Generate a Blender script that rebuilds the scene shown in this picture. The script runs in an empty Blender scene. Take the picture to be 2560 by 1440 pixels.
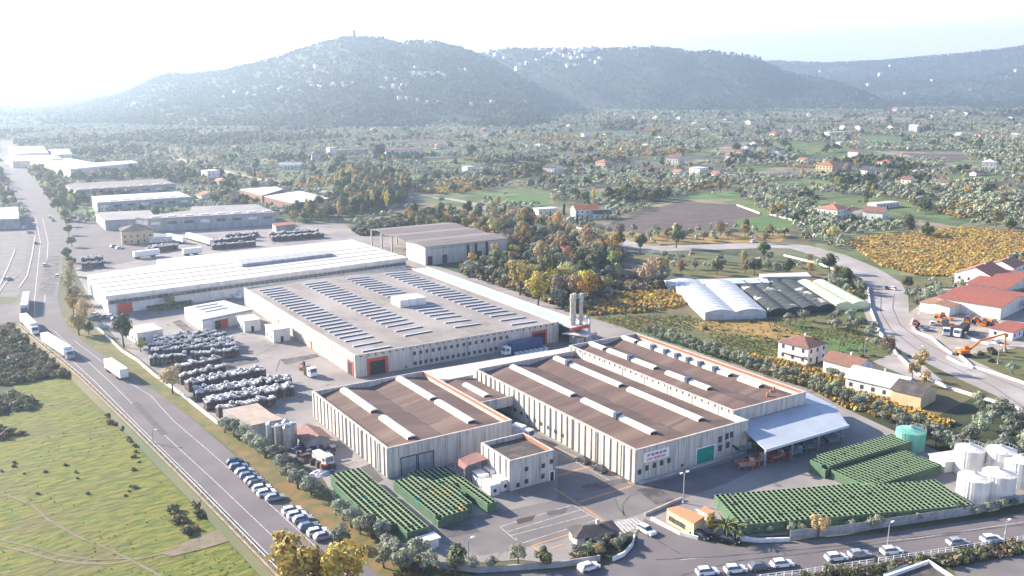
import bpy, math, random
import numpy as np
from mathutils import noise, Vector
S = bpy.context.scene
COL = S.collection
rnd = random.Random(7)
NR = np.random.RandomState(11)
# ------------------------------------------------------------------ camera, sky, sun
H = 90.0; F = 2310.0
PIT = math.atan(512 / 2310); YAW = math.atan(1505 / 2366)
CP, SP, CY, SY = math.cos(PIT), math.sin(PIT), math.cos(YAW), math.sin(YAW)
cam = bpy.data.cameras.new('camera'); co = bpy.data.objects.new('camera', cam); COL.objects.link(co); S.camera = co
co.location = (0, 0, H); co.rotation_euler = (math.pi / 2 - PIT, 0, -YAW)
cam.sensor_width = 36; cam.lens = 36 * F / 2560; cam.clip_start = 1; cam.clip_end = 60000
SUN_EL = math.radians(23); SUN_AZ = math.atan2(-0.52, 0.85)      # towards the sun: (-.52, .85)
sd = bpy.data.lights.new('sun', 'SUN'); so = bpy.data.objects.new('sun', sd); COL.objects.link(so)
sd.energy = 5.0; sd.angle = math.radians(0.6); sd.color = (1, .87, .71)
tow = Vector((math.sin(SUN_AZ) * math.cos(SUN_EL), math.cos(SUN_AZ) * math.cos(SUN_EL), math.sin(SUN_EL)))
so.rotation_euler = tow.to_track_quat('Z', 'Y').to_euler()
W = bpy.data.worlds.new('World'); S.world = W; W.use_nodes = True
nt = W.node_tree; bg = nt.nodes['Background']; sky = nt.nodes.new('ShaderNodeTexSky')
sky.sky_type = 'NISHITA'; sky.sun_disc = False; sky.sun_elevation = SUN_EL; sky.sun_rotation = SUN_AZ
sky.dust_density = .8; sky.air_density = 1.0; sky.ozone_density = 3
# thin bright haze veil low in the sky
tcw = nt.nodes.new('ShaderNodeTexCoord'); sx = nt.nodes.new('ShaderNodeSeparateXYZ'); mr = nt.nodes.new('ShaderNodeMapRange'); mxw = nt.nodes.new('ShaderNodeMix'); mxw.data_type = 'RGBA'
nt.links.new(tcw.outputs['Generated'], sx.inputs[0]); nt.links.new(sx.outputs[2], mr.inputs[0]); mr.inputs[1].default_value = .15; mr.inputs[2].default_value = .10; mr.inputs[3].default_value = 0; mr.inputs[4].default_value = .9
nt.links.new(mr.outputs[0], mxw.inputs[0]); tint = nt.nodes.new('ShaderNodeMix'); tint.data_type = 'RGBA'; tint.blend_type = 'MULTIPLY'; tint.inputs[0].default_value = 1; tint.inputs[7].default_value = (.84, .96, 1.24, 1)
nt.links.new(sky.outputs[0], tint.inputs[6]); nt.links.new(tint.outputs[2], mxw.inputs[6]); mxw.inputs[7].default_value = (15, 14.6, 14.4, 1)
nt.links.new(mxw.outputs[2], bg.inputs[0]); bg.inputs[1].default_value = 0.05
S.view_settings.view_transform = 'Standard'; S.view_settings.look = 'None'
S.view_settings.exposure = 2.12; S.view_settings.gamma = 1; S.view_settings.use_curve_mapping = False
HAZE_D = 0.0002

# ------------------------------------------------------------------ projection helpers (pixels of the 2560x1440 photo)
def ray(px, py):
    x = px - 1280; d = py - 720
    dn = d * CP + F * SP; fw = F * CP - d * SP
    return (x * CY + fw * SY, -x * SY + fw * CY, -dn)
def G(px, py, z=0.0):
    r = ray(px, py); t = (z - H) / r[2]
    return (r[0] * t, r[1] * t)
def PJ(x, y, z=0.0):
    r = x * CY - y * SY; f = x * SY + y * CY; u = z - H
    dep = f * CP - u * SP; up = f * SP + u * CP
    return 1280 + F * r / dep, 720 - F * up / dep, dep
def PP(pts, z=0.0): return [G(a, b, z) for a, b in pts]
def inpoly(P, X, Y):
    X = np.asarray(X, float); Y = np.asarray(Y, float); c = np.zeros(X.shape, bool); n = len(P); j = n - 1
    for i in range(n):
        xi, yi = P[i]; xj, yj = P[j]
        if yi != yj:
            c ^= ((yi > Y) != (yj > Y)) & (X < (xj - xi) * (Y - yi) / (yj - yi) + xi)
        j = i
    return c
EXC = []        # world polygons where nothing is planted

# ------------------------------------------------------------------ materials
MATS = {}
def mat(name, c1, c2=None, sc=1.0, rough=.85, metal=0, det=4, lo=.35, hi=.65, stretch=(1, 1, 1), rand=0, bump=0, coord='Object',
        c3=None, sc3=.1, lo3=.45, hi3=.6, trans=0, emit=0, attr=False, spec=.3):
    if name in MATS: return MATS[name]
    m = bpy.data.materials.new(name); m.use_nodes = True; t = m.node_tree; N = t.nodes; L = t.links
    b = N['Principled BSDF']; b.inputs['Roughness'].default_value = rough; b.inputs['Metallic'].default_value = metal
    b.inputs['Specular IOR Level'].default_value = spec
    b.inputs['Base Color'].default_value = (*c1, 1); out = None
    tc = N.new('ShaderNodeTexCoord'); mp = N.new('ShaderNodeMapping'); mp.inputs['Scale'].default_value = stretch
    if coord == 'World':
        g = N.new('ShaderNodeNewGeometry'); L.new(g.outputs['Position'], mp.inputs[0])
    else: L.new(tc.outputs[coord], mp.inputs[0])
    def nz(scale, det, lo, hi):
        n = N.new('ShaderNodeTexNoise'); n.inputs['Scale'].default_value = scale; n.inputs['Detail'].default_value = det
        L.new(mp.outputs[0], n.inputs['Vector'])
        r = N.new('ShaderNodeMapRange'); r.inputs[1].default_value = lo; r.inputs[2].default_value = hi
        L.new(n.outputs[0], r.inputs[0]); return r.outputs[0], n
    base = None
    if attr:
        a = N.new('ShaderNodeAttribute'); a.attribute_name = 'col'; base = a.outputs['Color']
    if c2 is not None:
        f, n = nz(sc, det, lo, hi); mx = N.new('ShaderNodeMix'); mx.data_type = 'RGBA'; L.new(f, mx.inputs[0])
        mx.inputs[6].default_value = (*c1, 1); mx.inputs[7].default_value = (*c2, 1)
        if attr:
            mx.blend_type = 'MULTIPLY'; mx.inputs[7].default_value = (*c2, 1); L.new(base, mx.inputs[6])
        base = mx.outputs[2]
        if bump:
            bp = N.new('ShaderNodeBump'); bp.inputs['Strength'].default_value = bump; bp.inputs['Distance'].default_value = .5
            L.new(n.outputs[0], bp.inputs['Height']); L.new(bp.outputs[0], b.inputs['Normal'])
    if c3 is not None:
        f, n = nz(sc3, 3, lo3, hi3); mx = N.new('ShaderNodeMix'); mx.data_type = 'RGBA'; L.new(f, mx.inputs[0])
        L.new(base, mx.inputs[6]); mx.inputs[7].default_value = (*c3, 1); base = mx.outputs[2]
    if rand:
        oi = N.new('ShaderNodeObjectInfo'); hs = N.new('ShaderNodeHueSaturation')
        for k, (a0, a1) in {0: (.5 - .04 * rand, .5 + .04 * rand), 1: (1 - .3 * rand, 1 + .2 * rand), 2: (1 - .4 * rand, 1 + .4 * rand)}.items():
            r = N.new('ShaderNodeMapRange'); r.inputs[3].default_value = a0; r.inputs[4].default_value = a1
            if k == 0: L.new(oi.outputs['Random'], r.inputs[0])
            else:
                mm = N.new('ShaderNodeMath'); mm.operation = 'MULTIPLY'; mm.inputs[1].default_value = 7.31 * (k + 1)
                fr = N.new('ShaderNodeMath'); fr.operation = 'FRACT'; L.new(oi.outputs['Random'], mm.inputs[0]); L.new(mm.outputs[0], fr.inputs[0]); L.new(fr.outputs[0], r.inputs[0])
            L.new(r.outputs[0], hs.inputs[k])
        L.new(base, hs.inputs['Color']); base = hs.outputs[0]
    if base is not None: L.new(base, b.inputs['Base Color'])
    if trans:
        tr = N.new('ShaderNodeBsdfTranslucent'); ms = N.new('ShaderNodeMixShader'); ms.inputs[0].default_value = trans
        if base is not None: L.new(base, tr.inputs[0])
        else: tr.inputs[0].default_value = (*c1, 1)
        L.new(b.outputs[0], ms.inputs[1]); L.new(tr.outputs[0], ms.inputs[2]); L.new(ms.outputs[0], N['Material Output'].inputs[0])
    MATS[name] = m; return m
concrete = mat('concrete_panels', (.53, .50, .46), (.30, .29, .27), sc=.9, stretch=(1.6, 1.6, .12), lo=.42, hi=.75, c3=(.22, .21, .2), sc3=.5, lo3=.6, hi3=.8, rough=.9)
white_wall = mat('white_wall', (.72, .70, .66), (.55, .53, .50), sc=.5, stretch=(1, 1, .4))
grey_wall = mat('grey_wall', (.36, .37, .38), (.24, .25, .27), sc=.5, stretch=(1, 1, .3))
cream_wall = mat('cream_wall', (.62, .48, .28), (.5, .4, .25), sc=.5)
brown_roof = mat('brown_roof', (.128, .083, .070), (.092, .061, .053), sc=.5, stretch=(.15, 1.2, 1), lo=.3, hi=.7, c3=(.17, .12, .10), sc3=.12, lo3=.5, hi3=.75)
dark_roof = mat('dark_roof', (.06, .055, .055), (.13, .10, .085), sc=.3, lo=.45, hi=.65)
grey_roof = mat('grey_roof', (.25, .22, .20), (.18, .16, .15), sc=.35, stretch=(1, .6, 1), c3=(.28, .255, .24), sc3=.06, lo3=.45, hi3=.65)
white_roof = mat('white_roof', (.52, .50, .47), (.38, .36, .34), sc=.25, stretch=(.12, 1, 1), lo=.4, hi=.75)
hall_roof = mat('hall_roof', (.20, .165, .155), (.14, .125, .12), sc=.3, stretch=(.15, 1, 1))
blue_roof = mat('metal_canopy_roof', (.40, .44, .49), (.34, .38, .43), sc=.2, rough=.45, metal=.2)
strip_roof = mat('light_metal_roof', (.45, .50, .55), (.37, .42, .47), sc=.4, stretch=(.1, 1, 1), rough=.6)
red_roof = mat('red_roof', (.30, .095, .06), (.22, .08, .06), sc=.8)
tile_roof = mat('tile_roof', (.42, .15, .075), (.26, .11, .07), sc=1.5, rand=.6)
brown_tile = mat('brown_tile', (.15, .085, .07), (.22, .11, .08), sc=1.2)
orange_roof = mat('orange_roof', (.60, .24, .12), (.52, .21, .11), sc=1)
orange_trim = mat('orange_coping', (.34, .15, .08), (.25, .12, .08), sc=1.5)
red_paint = mat('red_orange_paint', (.55, .07, .03), (.42, .06, .03), sc=2, rough=.5)
skylight_m = mat('skylight_panel', (.80, .76, .68), (.62, .58, .50), sc=.6, rough=.4, lo=.4, hi=.8)
glass = mat('dark_glass', (.035, .05, .07), (.06, .08, .11), sc=2, rough=.15, spec=.6)
bluegl = mat('skylight_glass', (.05, .075, .12), (.08, .11, .16), sc=2, rough=.2, spec=.6)
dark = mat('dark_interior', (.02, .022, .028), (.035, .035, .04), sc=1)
steel = mat('galvanised_steel', (.45, .46, .46), (.33, .33, .34), sc=1.5, rough=.4, metal=.5)
white_p = mat('white_paint', (.78, .78, .78), (.66, .66, .66), sc=1, rough=.4)
blue_p = mat('blue_paint', (.025, .07, .18), (.02, .05, .15), sc=1, rough=.4)
teal_p = mat('teal_curtain', (.0, .28, .20), (.0, .2, .16), sc=1, rough=.6)
yellow_p = mat('yellow_paint', (.7, .36, .04), (.6, .3, .04), sc=1.5)
orange_p = mat('orange_paint', (.62, .16, .02), (.5, .13, .02), sc=1.5, rough=.45)
black_p = mat('black_rubber', (.02, .02, .022), (.03, .03, .03), sc=3)
green_tank = mat('green_tank', (.11, .34, .27), (.16, .42, .35), sc=.5, stretch=(1, 1, .3), rough=.5)
white_tank = mat('white_tank', (.70, .68, .64), (.55, .51, .46), sc=.6, stretch=(1, 1, .25), lo=.45, hi=.8, rough=.5)
silver = mat('wrapped_silver', (.50, .50, .50), (.20, .205, .21), sc=1.3, lo=.48, hi=.66, rough=.45, rand=.6)
stackdark = mat('stack_timber', (.13, .085, .065), (.05, .05, .055), sc=3, rand=.8)
stackor = mat('stack_rust', (.42, .16, .06), (.2, .09, .05), sc=3, rand=.5)
bin_in = mat('green_plastic_inside', (.012, .05, .03)); bin_rim = mat('lit_plastic_rim', (.26, .34, .19), (.20, .29, .16), sc=2)  # sunlight painted into the paler rims, shade into the dark insides
bin_m = mat('green_plastic', (.055, .12, .07), (.10, .17, .10), sc=1.5, rough=.5, rand=.3, spec=.4)
bark = mat('bark', (.11, .085, .065), (.06, .05, .04), sc=4)
film = mat('greenhouse_film', (.52, .54, .56), (.38, .41, .44), sc=.35, stretch=(1, 1, 1), rough=.4)
film_g = mat('greenhouse_film_green', (.62, .66, .40), (.52, .58, .34), sc=.35, rough=.5)
net = mat('shade_net', (.028, .036, .038), (.05, .06, .06), sc=.5, c3=(.4, .38, .34), sc3=.16, lo3=.62, hi3=.66)
# ground family
ground_m = mat('ground_soil', (.075, .085, .035), (.15, .115, .06), sc=.02, coord='World', det=8, c3=(.05, .07, .035), sc3=.006)
meadow_m = mat('meadow_grass', (.075, .105, .010), (.145, .145, .018), sc=.45, coord='World', det=15, lo=.38, hi=.62, c3=(.105, .085, .04), sc3=.05, lo3=.50, hi3=.80, bump=.8, stretch=(.7, 1.5, 1))
meadow_dark = mat('rough_grass', (.022, .036, .018), (.05, .06, .025), sc=.12, coord='World', det=9, bump=.8)  # slope shade put into a darker grass colour; grove floor shares it
dry_m = mat('dry_grass', (.19, .115, .045), (.10, .10, .035), sc=.25, coord='World', det=8, lo=.4, hi=.6, bump=.4)
verge_m = mat('verge_grass', (.085, .10, .026), (.17, .125, .05), sc=.22, coord='World', det=8, lo=.4, hi=.65, bump=.4)
terrace_m = mat('terrace_tiles', (.40, .32, .26), (.30, .25, .21), sc=.4)
lot_m = mat('sandy_ground', (.36, .31, .265), (.25, .215, .185), sc=.2, coord='World', det=9)
dirt_m = mat('dirt', (.20, .155, .115), (.12, .11, .06), sc=.3, coord='World', det=8)
soil_m = mat('ploughed_soil', (.075, .058, .055), (.12, .09, .075), sc=.09, coord='World', det=9, stretch=(.6, 1.6, 1))
green_m = mat('green_crop', (.06, .125, .03), (.095, .15, .04), sc=.08, coord='World', det=8)
orange_f = mat('autumn_field', (.30, .19, .06), (.18, .135, .05), sc=.1, coord='World', det=9, lo=.4, hi=.6)
mixed_f = mat('mixed_field', (.070, .095, .032), (.165, .115, .055), sc=.13, coord='World', det=12, lo=.40, hi=.62, c3=(.10, .115, .04), sc3=.3, lo3=.48, hi3=.6, bump=.8)
asph = mat('asphalt_road', (.15, .138, .14), (.118, .108, .112), sc=.1, coord='World', det=8, c3=(.125, .115, .12), sc3=.03, lo3=.45, hi3=.7, rough=.9)
asph_d = mat('asphalt_dark', (.13, .122, .122), (.17, .157, .152), sc=.15, coord='World', det=9, lo=.4, hi=.65)
yard_m = mat('yard_concrete', (.26, .235, .222), (.18, .168, .165), sc=.06, coord='World', det=10, lo=.4, hi=.65, c3=(.10, .097, .10), sc3=.16, lo3=.62, hi3=.72)
curve_m = mat('pale_road', (.36, .335, .32), (.27, .25, .245), sc=.12, coord='World', det=8, c3=(.26, .235, .22), sc3=.05)
paver = mat('kerb_concrete', (.5, .45, .4), (.36, .33, .3), sc=.5, coord='World')
paint_w = mat('road_paint_white', (.50, .48, .47), (.22, .21, .21), sc=1.2, coord='World', lo=.42, hi=.7)
paint_o = mat('road_paint_orange', (.60, .30, .10), (.35, .22, .12), sc=1.2, coord='World', lo=.5, hi=.75)
parcel_m = mat('field_parcels', (1, 1, 1), (.5, .52, .5), sc=.05, coord='World', det=9, lo=.4, hi=.62, attr=True)
hill_m = mat('hill_forest_floor', (.04, .06, .032), (.06, .08, .04), sc=.006, coord='World', det=12, lo=.42, hi=.6, c3=(.09, .09, .06), sc3=.0022, lo3=.56, hi3=.7, bump=1)
def leafm(n, c1, c2, rand=1): return mat(n, c1, c2, sc=.9, lo=.35, hi=.65, rough=.75, rand=rand, trans=.22)
olive_m = leafm('olive_leaves', (.14, .175, .12), (.31, .325, .24))
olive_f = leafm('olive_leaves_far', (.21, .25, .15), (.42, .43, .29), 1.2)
broad_m = leafm('broad_leaves', (.055, .085, .035), (.12, .14, .055))
autumn_m = leafm('autumn_leaves', (.44, .30, .09), (.28, .25, .10), 1.2)
rust_m = leafm('rust_leaves', (.27, .20, .10), (.20, .18, .09), 1)
gold_m = leafm('vineyard_leaves', (.52, .33, .09), (.36, .24, .08), .6)
skyl_m = mat('rooflight_panel', (.42, .45, .49), (.34, .37, .42), sc=.8, rough=.4)
faded_red = mat('faded_red_roof', (.24, .13, .115), (.18, .10, .09), sc=1)
yellow_m = leafm('yellow_leaves', (.62, .46, .12), (.48, .38, .12), .6)
cyp_m = leafm('cypress_leaves', (.022, .042, .02), (.035, .06, .028), .5)
scrub_m = leafm('scrub_leaves', (.09, .11, .06), (.19, .18, .10), 1)
scrubb_m = leafm('brown_scrub', (.22, .16, .10), (.14, .13, .08), 1)

# ------------------------------------------------------------------ mesh builder
class MB:
    def __init__(s): s.v = []; s.f = []; s.m = []
    def add(s, vs, fs, m=0):
        k = len(s.v); s.v += [tuple(p) for p in vs]
        for f in fs: s.f.append([i + k for i in f]); s.m.append(m)
        return s
    def box(s, x0, y0, z0, x1, y1, z1, m=0):
        return s.add([(x0, y0, z0), (x1, y0, z0), (x1, y1, z0), (x0, y1, z0), (x0, y0, z1), (x1, y0, z1), (x1, y1, z1), (x0, y1, z1)],
                     [(0, 3, 2, 1), (4, 5, 6, 7), (0, 1, 5, 4), (1, 2, 6, 5), (2, 3, 7, 6), (3, 0, 4, 7)], m)
    def prism(s, P, z0, z1, m=0, top=True):
        a = sum(P[i][0] * P[(i + 1) % len(P)][1] - P[(i + 1) % len(P)][0] * P[i][1] for i in range(len(P)))
        if a < 0: P = P[::-1]
        n = len(P)
        fs = [tuple((i, (i + 1) % n, n + (i + 1) % n, n + i)) for i in range(n)]
        if top: fs += [tuple(range(n, 2 * n)), tuple(range(n - 1, -1, -1))]
        return s.add([(*p, z0) for p in P] + [(*p, z1) for p in P], fs, m)
    def cyl(s, x, y, z0, z1, r0, r1=None, n=16, m=0):
        r1 = r0 if r1 is None else r1
        vs = [(x + r0 * math.cos(6.2832 * i / n), y + r0 * math.sin(6.2832 * i / n), z0) for i in range(n)] + \
             [(x + r1 * math.cos(6.2832 * i / n), y + r1 * math.sin(6.2832 * i / n), z1) for i in range(n)]
        return s.add(vs, [(i, (i + 1) % n, n + (i + 1) % n, n + i) for i in range(n)] + [tuple(range(n, 2 * n)), tuple(range(n - 1, -1, -1))], m)
    def tube(s, p, q, r, n=6, r2=None, m=0):
        p = Vector(p); q = Vector(q); d = (q - p).normalized(); r2 = r if r2 is None else r2
        u = d.orthogonal().normalized(); w = d.cross(u)
        c = [(math.cos(6.2832 * i / n), math.sin(6.2832 * i / n)) for i in range(n)]
        vs = [p + (u * a + w * b) * r for a, b in c] + [q + (u * a + w * b) * r2 for a, b in c]
        return s.add(vs, [(i, (i + 1) % n, n + (i + 1) % n, n + i) for i in range(n)] + [tuple(range(n, 2 * n)), tuple(range(n - 1, -1, -1))], m)
    def gable(s, x0, y0, x1, y1, z0, z1, axis='y', t=.15, m=0):   # pitched roof with thickness, ridge along axis
        if axis == 'y':
            xm = (x0 + x1) / 2; a = [(x0, z0), (xm, z1), (x1, z0), (x1, z0 - t), (xm, z1 - t), (x0, z0 - t)]
            vs = [(p, y0, z) for p, z in a] + [(p, y1, z) for p, z in a]
        else:
            ym = (y0 + y1) / 2; a = [(y0, z0), (ym, z1), (y1, z0), (y1, z0 - t), (ym, z1 - t), (y0, z0 - t)]
            vs = [(x0, p, z) for p, z in a] + [(x1, p, z) for p, z in a]
        return s.add(vs, [(0, 1, 7, 6), (1, 2, 8, 7), (2, 3, 9, 8), (3, 4, 10, 9), (4, 5, 11, 10), (5, 0, 6, 11), (0, 5, 4, 1), (1, 4, 3, 2), (6, 7, 10, 11), (7, 8, 9, 10)], m)
    def hip(s, x0, y0, x1, y1, z0, z1, m=0):
        w = x1 - x0; d = y1 - y0; k = min(w, d) / 2
        if w >= d: r = [(x0 + k, (y0 + y1) / 2, z1), (x1 - k, (y0 + y1) / 2, z1)]; fs = [(0, 1, 5, 4), (2, 3, 4, 5), (3, 0, 4), (1, 2, 5)]
        else: r = [((x0 + x1) / 2, y0 + k, z1), ((x0 + x1) / 2, y1 - k, z1)]; fs = [(1, 2, 5, 4), (3, 0, 4, 5), (0, 1, 4), (2, 3, 5)]
        return s.add([(x0, y0, z0), (x1, y0, z0), (x1, y1, z0), (x0, y1, z0)] + r, fs + [(3, 2, 1, 0)], m)
    def build(s, name, mats, parent=None, loc=(0, 0, 0), smooth=False, rot=0):
        me = bpy.data.meshes.new(name); me.from_pydata(s.v, [], s.f)
        if not isinstance(mats, (list, tuple)): mats = [mats]
        for q in mats: me.materials.append(q)
        if len(mats) > 1: me.polygons.foreach_set('material_index', s.m)
        if smooth: me.polygons.foreach_set('use_smooth', [True] * len(s.f))
        me.update(); o = bpy.data.objects.new(name, me); COL.objects.link(o); o.location = loc; o.rotation_euler[2] = rot
        if parent: o.parent = parent
        return o
def tag(o, label=None, cat=None, group=None, kind=None):
    if label: o['label'] = label
    if cat: o['category'] = cat
    if group: o['group'] = group
    if kind: o['kind'] = kind
    return o
def thing(name, label, cat, x, y, z=0, rot=0, group=None):
    o = bpy.data.objects.new(name, None); COL.objects.link(o); o.location = (x, y, z); o.rotation_euler[2] = rot
    o.empty_display_size = .5
    return tag(o, label, cat, group)
def copy_thing(o, x, y, z, rot, label, group=None, s=1):
    c = o.copy(); COL.objects.link(c); c.location = (x, y, z); c.rotation_euler[2] = rot; c.scale = (s, s, s); c['label'] = label
    if group: c['group'] = group
    elif 'group' in c: del c['group']
    for ch in CH.get(o.name, []):
        d = ch.copy(); COL.objects.link(d); d.parent = c
        for g in CH.get(ch.name, []):
            e = g.copy(); COL.objects.link(e); e.parent = d
    return c
CH = {}
def reg(o):      # remember a prototype's children
    for c in bpy.data.objects:
        if c.parent == o:
            CH.setdefault(o.name, []).append(c)
            for g in bpy.data.objects:
                if g.parent == c: CH.setdefault(c.name, []).append(g)
def sheet(name, pts, z, m, px=True, exc=False, kind='structure'):
    P = PP(pts) if px else pts
    a = sum(P[i][0] * P[(i + 1) % len(P)][1] - P[(i + 1) % len(P)][0] * P[i][1] for i in range(len(P)))
    if a < 0: P = P[::-1]
    o = MB().add([(*p, z) for p in P], [tuple(range(len(P)))]).build(name, m); tag(o, kind=kind)
    if exc: EXC.append(P)
    return o
def ribbon(name, pts, w, z, m, px=True, exc=False, dash=None, h=0, mb=None):
    P = PP(pts) if px else pts; b = mb or MB(); L = []; R = []
    for i, p in enumerate(P):
        a = P[max(i - 1, 0)]; c = P[min(i + 1, len(P) - 1)]; d = Vector((c[0] - a[0], c[1] - a[1])).normalized(); n = Vector((-d.y, d.x)) * w / 2
        L.append((p[0] + n.x, p[1] + n.y)); R.append((p[0] - n.x, p[1] - n.y))
    if dash:
        for i in range(len(P) - 1):
            A = Vector(P[i]); B = Vector(P[i + 1]); d = (B - A).normalized(); n = Vector((-d.y, d.x)) * w / 2; t = 0
            while t < (B - A).length:
                p = A + d * t; q = A + d * min(t + dash[0], (B - A).length); b.add([(p.x - n.x, p.y - n.y, z), (q.x - n.x, q.y - n.y, z), (q.x + n.x, q.y + n.y, z), (p.x + n.x, p.y + n.y, z)], [(0, 1, 2, 3)]); t += dash[1]
    elif h:
        for i in range(len(P) - 1): b.prism([R[i], R[i + 1], L[i + 1], L[i]], z, z + h)
    else:
        for i in range(len(P) - 1): b.add([(*R[i], z), (*R[i + 1], z), (*L[i + 1], z), (*L[i], z)], [(0, 1, 2, 3)])
    if exc:
        for i in range(len(P) - 1): EXC.append([R[i], R[i + 1], L[i + 1], L[i]])
    if mb: return b
    o = b.build(name, m); tag(o, kind='structure'); return o
# ------------------------------------------------------------------ ground with the embankment along the main road
BAR = [(23.9, 387), (34.2, 305.4), (39.4, 251.2), (43.5, 204.1), (46.5, 166.4), (48.2, 145), (50, 110), (52, 0)]
b = MB(); rows = [(24.5, 400, 0), (24.2, 392, 0)] + [(x, y, -1.8) for x, y in BAR] + [(52, -400, -1.8)]
rows = [(24.5, 14000, 0)] + rows
for x, y, z in rows: b.v += [(-14000, y, z), (x - 30, y, z), (x - 1.4, y, z), (x - .5, y, 0), (14000, y, 0)]
for i in range(len(rows) - 1):
    for j in range(4):
        k = i * 5 + j; b.f.append([k, k + 5, k + 6, k + 1]); b.m.append(0)
tag(b.build('ground', ground_m), kind='structure')
MEADOW = [(b0[0] - 1.6, b0[1]) for b0 in BAR] + [(50, -100), (-260, -100), (-260, 387)]
sheet('meadow', MEADOW, -1.75, meadow_m, px=False)
# rough slope by the junction, its shade put into a darker colour
def Gm(p): return G(p[0], p[1], -1.75)
sheet('rough_slope', [Gm(p) for p in [(-60, 815), (60, 830), (130, 885), (190, 940), (170, 950), (110, 948), (40, 962), (20, 985), (45, 1015), (30, 1038), (-40, 1045)]], -1.71, meadow_dark, px=False)
for i, (pl, w) in enumerate([([(0, 1365), (60, 1378), (130, 1398), (200, 1408), (270, 1410), (330, 1402), (400, 1385), (480, 1360), (560, 1330), (610, 1310)], 1.0),
                             ([(0, 1350), (70, 1365), (150, 1388), (230, 1400), (330, 1396)], .8),
                             ([(20, 1240), (80, 1262), (120, 1300), (200, 1345), (260, 1368), (330, 1402), (400, 1440), (450, 1480)], .9)]):
    ribbon('dirt_track', [Gm(p) for p in pl], w * .7, -1.70 + .01 * i, dirt_m, px=False)
sheet('dirt_apron', [Gm(p) for p in [(400, 1385), (470, 1352), (560, 1318), (592, 1318), (618, 1345), (580, 1352), (500, 1375), (430, 1392)]], -1.66, dirt_m, px=False)
# ------------------------------------------------------------------ hills
CR = {'A': ([(-700, 300), (0, 292), (130, 275), (200, 262), (300, 240), (370, 207), (400, 194), (430, 187), (470, 190), (560, 178), (640, 160), (700, 146), (760, 122), (820, 106), (870, 93), (900, 95), (960, 97), (1005, 110), (1040, 104), (1090, 106), (1160, 122), (1230, 150), (1290, 185), (1340, 235), (1390, 275), (1440, 300)], 1800, 3000),
      'B': ([(900, 300), (1100, 170), (1180, 140), (1230, 128), (1280, 121), (1400, 125), (1500, 123), (1560, 122), (1620, 118), (1690, 124), (1730, 132), (1760, 128), (1850, 136), (1900, 146), (1945, 168), (1960, 178), (2020, 190), (2090, 205), (2140, 222), (2200, 246), (2260, 270)], 2900, 3700),
      'C': ([(1700, 175), (1800, 160), (1940, 152), (2000, 154), (2060, 157), (2200, 151), (2300, 143), (2400, 134), (2480, 124), (2560, 113), (2700, 100), (3200, 80)], 3300, 5600),
      'D': ([(-800, 225), (-300, 232), (0, 232), (90, 234), (170, 238), (230, 255), (330, 270)], 6500, 8000)}
def crest(k, px):
    P = CR[k][0]
    if px <= P[0][0]: py = P[0][1]
    elif px >= P[-1][0]: py = P[-1][1]
    else:
        for i in range(len(P) - 1):
            if P[i][0] <= px <= P[i + 1][0]:
                py = P[i][1] + (P[i + 1][1] - P[i][1]) * (px - P[i][0]) / (P[i + 1][0] - P[i][0]); break
    fc = CR[k][2]; r = ray(px, py); f = r[0] * SY + r[1] * CY
    return H + r[2] / f * fc
def hz(x, y):
    f = x * SY + y * CY
    if f < 1700: return 0.0
    px = 1280 + F * (x * CY - y * SY) / (f * CP); z = 0
    for k, (P, fb, fc) in CR.items():
        zc = crest(k, px)
        if zc <= 0: continue
        b0 = fb + 180 * noise.noise((px * .004, 3.3, ord(k))); t = (f - b0) / (fc - b0)
        if t <= 0: continue
        if t < 1: h = zc * (t ** 1.55 * .7 + .3 * t * t * (3 - 2 * t))
        else: h = zc * max(0, 1 - ((t - 1) * .7) ** 1.5)
        q = Vector((x * .0016, y * .0016, ord(k)))
        g = noise.noise(q) * .5 + abs(noise.noise(q * 2.3)) * .55 - .2 + noise.noise(q * 5) * .16 + noise.noise(q * 11) * .07
        h += g * zc * .5 * min(1, t * 2.5) * max(0.06, 1 - t if t < 1 else .06)
        z = max(z, h)
    return z
b = MB(); pxs = list(range(-760, 3300, 15)); fs = [1750 + 45 * i for i in range(48)] + [3950 + 90 * i for i in range(50)]
for f in fs:
    for p in pxs:
        r = (p - 1280) * f * CP / F; x = r * CY + f * SY; y = -r * SY + f * CY; h = hz(x, y); b.v.append((x, y, h - 2.5 if h > 0 else -6))
n = len(pxs)
for i in range(len(fs) - 1):
    for j in range(n - 1): b.f.append([i * n + j, i * n + j + 1, (i + 1) * n + j + 1, (i + 1) * n + j]); b.m.append(0)
tag(b.build('hills', hill_m, smooth=True), kind='structure')
def on_hill(px, py):
    r = ray(px, py); L = math.hypot(r[0], r[1]); d = 1600
    while d < 9000:
        x = r[0] / L * d; y = r[1] / L * d; z = H + r[2] / L * d
        if z <= max(hz(x, y) - 2.5, 0): return x, y, max(hz(x, y) - 2.5, 0)
        d += 12
    return None
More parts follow.
